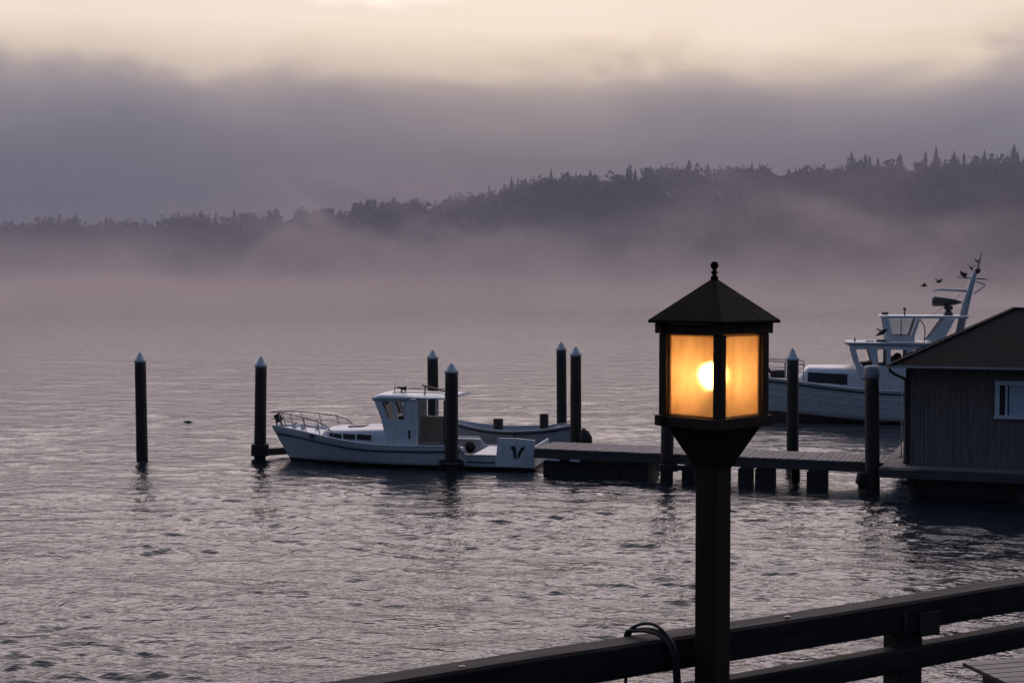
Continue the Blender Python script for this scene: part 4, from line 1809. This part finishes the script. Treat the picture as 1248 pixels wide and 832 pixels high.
for k in range(4):
    b.bm.faces.new((lo[k], lo[(k + 1) % 4], hi[(k + 1) % 4], hi[k]))
    b.bm.faces.new((hi[k], hi[(k + 1) % 4], ap))
b.bm.faces.new(lo)
lr = b.build('roof', 'lamp_roof', lamp, bevel=.002)
b = MB()
z0 = az_ - .012
b.lathe([(.016, z0), (.017, z0 + .012), (.010, z0 + .018), (.009, z0 + .024), (.0145, z0 + .029), (.015, z0 + .035), (.008, z0 + .040), (.007, z0 + .044), (.014, z0 + .050), (.0175, z0 + .060), (.0165, z0 + .070), (.010, z0 + .078), (.002, z0 + .080)], (0, 0, 0), 18)
b.build('finial', 'lamp_roof', lr)
zb_ = lz(457)
# the bulb leans a little off the middle of the lantern
BXY = (-.012, -.012)
BXY = tuple(Matrix.Rotation(-R(-46.6), 2) @ Vector((-.010, .0)))
b = MB()
b.lathe([(.012, -.064), (.020, -.054), (.036, -.040), (.048, -.022), (.053, 0), (.048, .022), (.037, .038), (.020, .050), (.002, .054)], (BXY[0], BXY[1], zb_), 20)
b.build('bulb', 'bulb', lamp)
b = MB()
b.lathe([(.070, lz(512)), (.074, lz(510)), (.074, lz(499)), (.060, lz(498)), (.060, lz(497)), (.067, lz(486)), (.058, lz(485)), (.020, lz(484.8)), (.018, zb_ - .045)], (0, 0, 0), 20)
b.build('socket', 'ceramic', lamp)

# ------------------------------------------------------------------ sky, sun
w = bpy.data.worlds.new('World')
SC.world = w
w.use_nodes = True
nt = w.node_tree
bg = nt.nodes['Background']
sky = N(nt, 'ShaderNodeTexSky', sky_type='NISHITA')
sky.sun_disc = False
sky.sun_elevation = R(9)
sky.sun_rotation = R(0)
sky.air_density = 1.5
sky.dust_density = 3.0
tc = N(nt, 'ShaderNodeTexCoord')
sp = N(nt, 'ShaderNodeSeparateXYZ')
nt.links.new(tc.outputs['Generated'], sp.inputs[0])


def cloud_noise(scale, st, detail, dist=.3):
    mp = N(nt, 'ShaderNodeMapping')
    mp.inputs['Scale'].default_value = st
    nt.links.new(tc.outputs['Generated'], mp.inputs[0])
    n = N(nt, 'ShaderNodeTexNoise', Scale=scale, Detail=detail, Roughness=.5, Distortion=dist)
    nt.links.new(mp.outputs[0], n.inputs['Vector'])
    return n.outputs['Fac']


n1 = cloud_noise(3.2, (2.2, 1, 4.2), 5, .5)
n2 = cloud_noise(2.2, (.8, .8, 9), 3)
wob = math_n('ADD', math_n('MULTIPLY', math_n('SUBTRACT', n1, .52), .075), math_n('MULTIPLY', math_n('SUBTRACT', n2, .5), .03))
edge = N(nt, 'ShaderNodeMapRange', interpolation_type='SMOOTHSTEP')
for k, q in (('From Min', .07), ('From Max', .15), ('To Min', .25), ('To Max', 1.0)):
    edge.inputs[k].default_value = q
nt.links.new(sp.outputs['Z'], edge.inputs['Value'])
zz = math_n('ADD', sp.outputs['Z'], math_n('MULTIPLY', wob, edge.outputs[0]))
ramp = N(nt, 'ShaderNodeValToRGB')
ramp.color_ramp.interpolation = 'LINEAR'
stops = [(0, (.125, .132, .195)), (.063, (.125, .132, .198)), (.086, (.172, .168, .222)), (.103, (.230, .222, .268)), (.132, (.39, .34, .355)),
         (.145, (.54, .45, .425)), (.157, (.80, .665, .55)), (.172, (.90, .765, .65)), (.195, (.93, .80, .705)), (.27, (2.05, 1.66, 1.62)), (.40, (3.0, 2.52, 2.58)), (.65, (1.6, 1.42, 1.48)), (1.0, (.40, .42, .54))]
els = ramp.color_ramp.elements
els[0].position, els[0].color = stops[0][0], (*stops[0][1], 1)
els[1].position, els[1].color = 1, (*stops[-1][1], 1)
for p_, c_ in stops[1:-1]:
    e_ = els.new(p_)
    e_.color = (*c_, 1)
nt.links.new(zz, ramp.inputs[0])
back = N(nt, 'ShaderNodeValToRGB')
back.color_ramp.elements[0].color = (.100, .132, .205, 1)
back.color_ramp.elements[1].color = (.105, .165, .30, 1)
nt.links.new(sp.outputs['Z'], back.inputs[0])
fr_ = N(nt, 'ShaderNodeMapRange', interpolation_type='SMOOTHSTEP')
fr_.inputs['From Min'].default_value = -.15
fr_.inputs['From Max'].default_value = .85
nt.links.new(sp.outputs['Y'], fr_.inputs['Value'])
mx = N(nt, 'ShaderNodeMixRGB')
nt.links.new(fr_.outputs[0], mx.inputs[0])
nt.links.new(back.outputs[0], mx.inputs[1])
nt.links.new(ramp.outputs[0], mx.inputs[2])
# thin overcast lets a little of the clear sky through
sk = N(nt, 'ShaderNodeMixRGB', blend_type='MULTIPLY', Fac=1.0)
sk.inputs[2].default_value = (.02, .02, .02, 1)
nt.links.new(sky.outputs[0], sk.inputs[1])
mx2 = N(nt, 'ShaderNodeMixRGB', Fac=.06)
nt.links.new(mx.outputs[0], mx2.inputs[1])
nt.links.new(sk.outputs[0], mx2.inputs[2])
nt.links.new(mx2.outputs[0], bg.inputs[0])
bg.inputs['Strength'].default_value = 1.0

sd_ = bpy.data.lights.new('sun', 'SUN')
sd_.energy = .03
sd_.angle = R(40)
sd_.color = (1, .9, .84)
so = bpy.data.objects.new('sun', sd_)
COL.objects.link(so)
so.rotation_euler = (R(90 - 9 - 6), 0, R(180))   # light comes from ahead, low above the far shore
so.rotation_euler = Vector((0, -math.cos(R(14)), -math.sin(R(14)))).to_track_quat('-Z', 'Y').to_euler()

# ------------------------------------------------------------------ render settings
SC.render.engine = 'CYCLES'
SC.view_settings.view_transform = 'Standard'
SC.view_settings.look = 'None'
SC.view_settings.exposure = 0
SC.view_settings.gamma = 1
cy = SC.cycles
cy.use_denoising = True
cy.max_bounces = 8
cy.diffuse_bounces = 3
cy.glossy_bounces = 4
cy.transmission_bounces = 6
cy.transparent_max_bounces = 12
cy.volume_bounces = 3
cy.volume_max_steps = 256
cy.sample_clamp_indirect = 30
cy.caustics_reflective = False
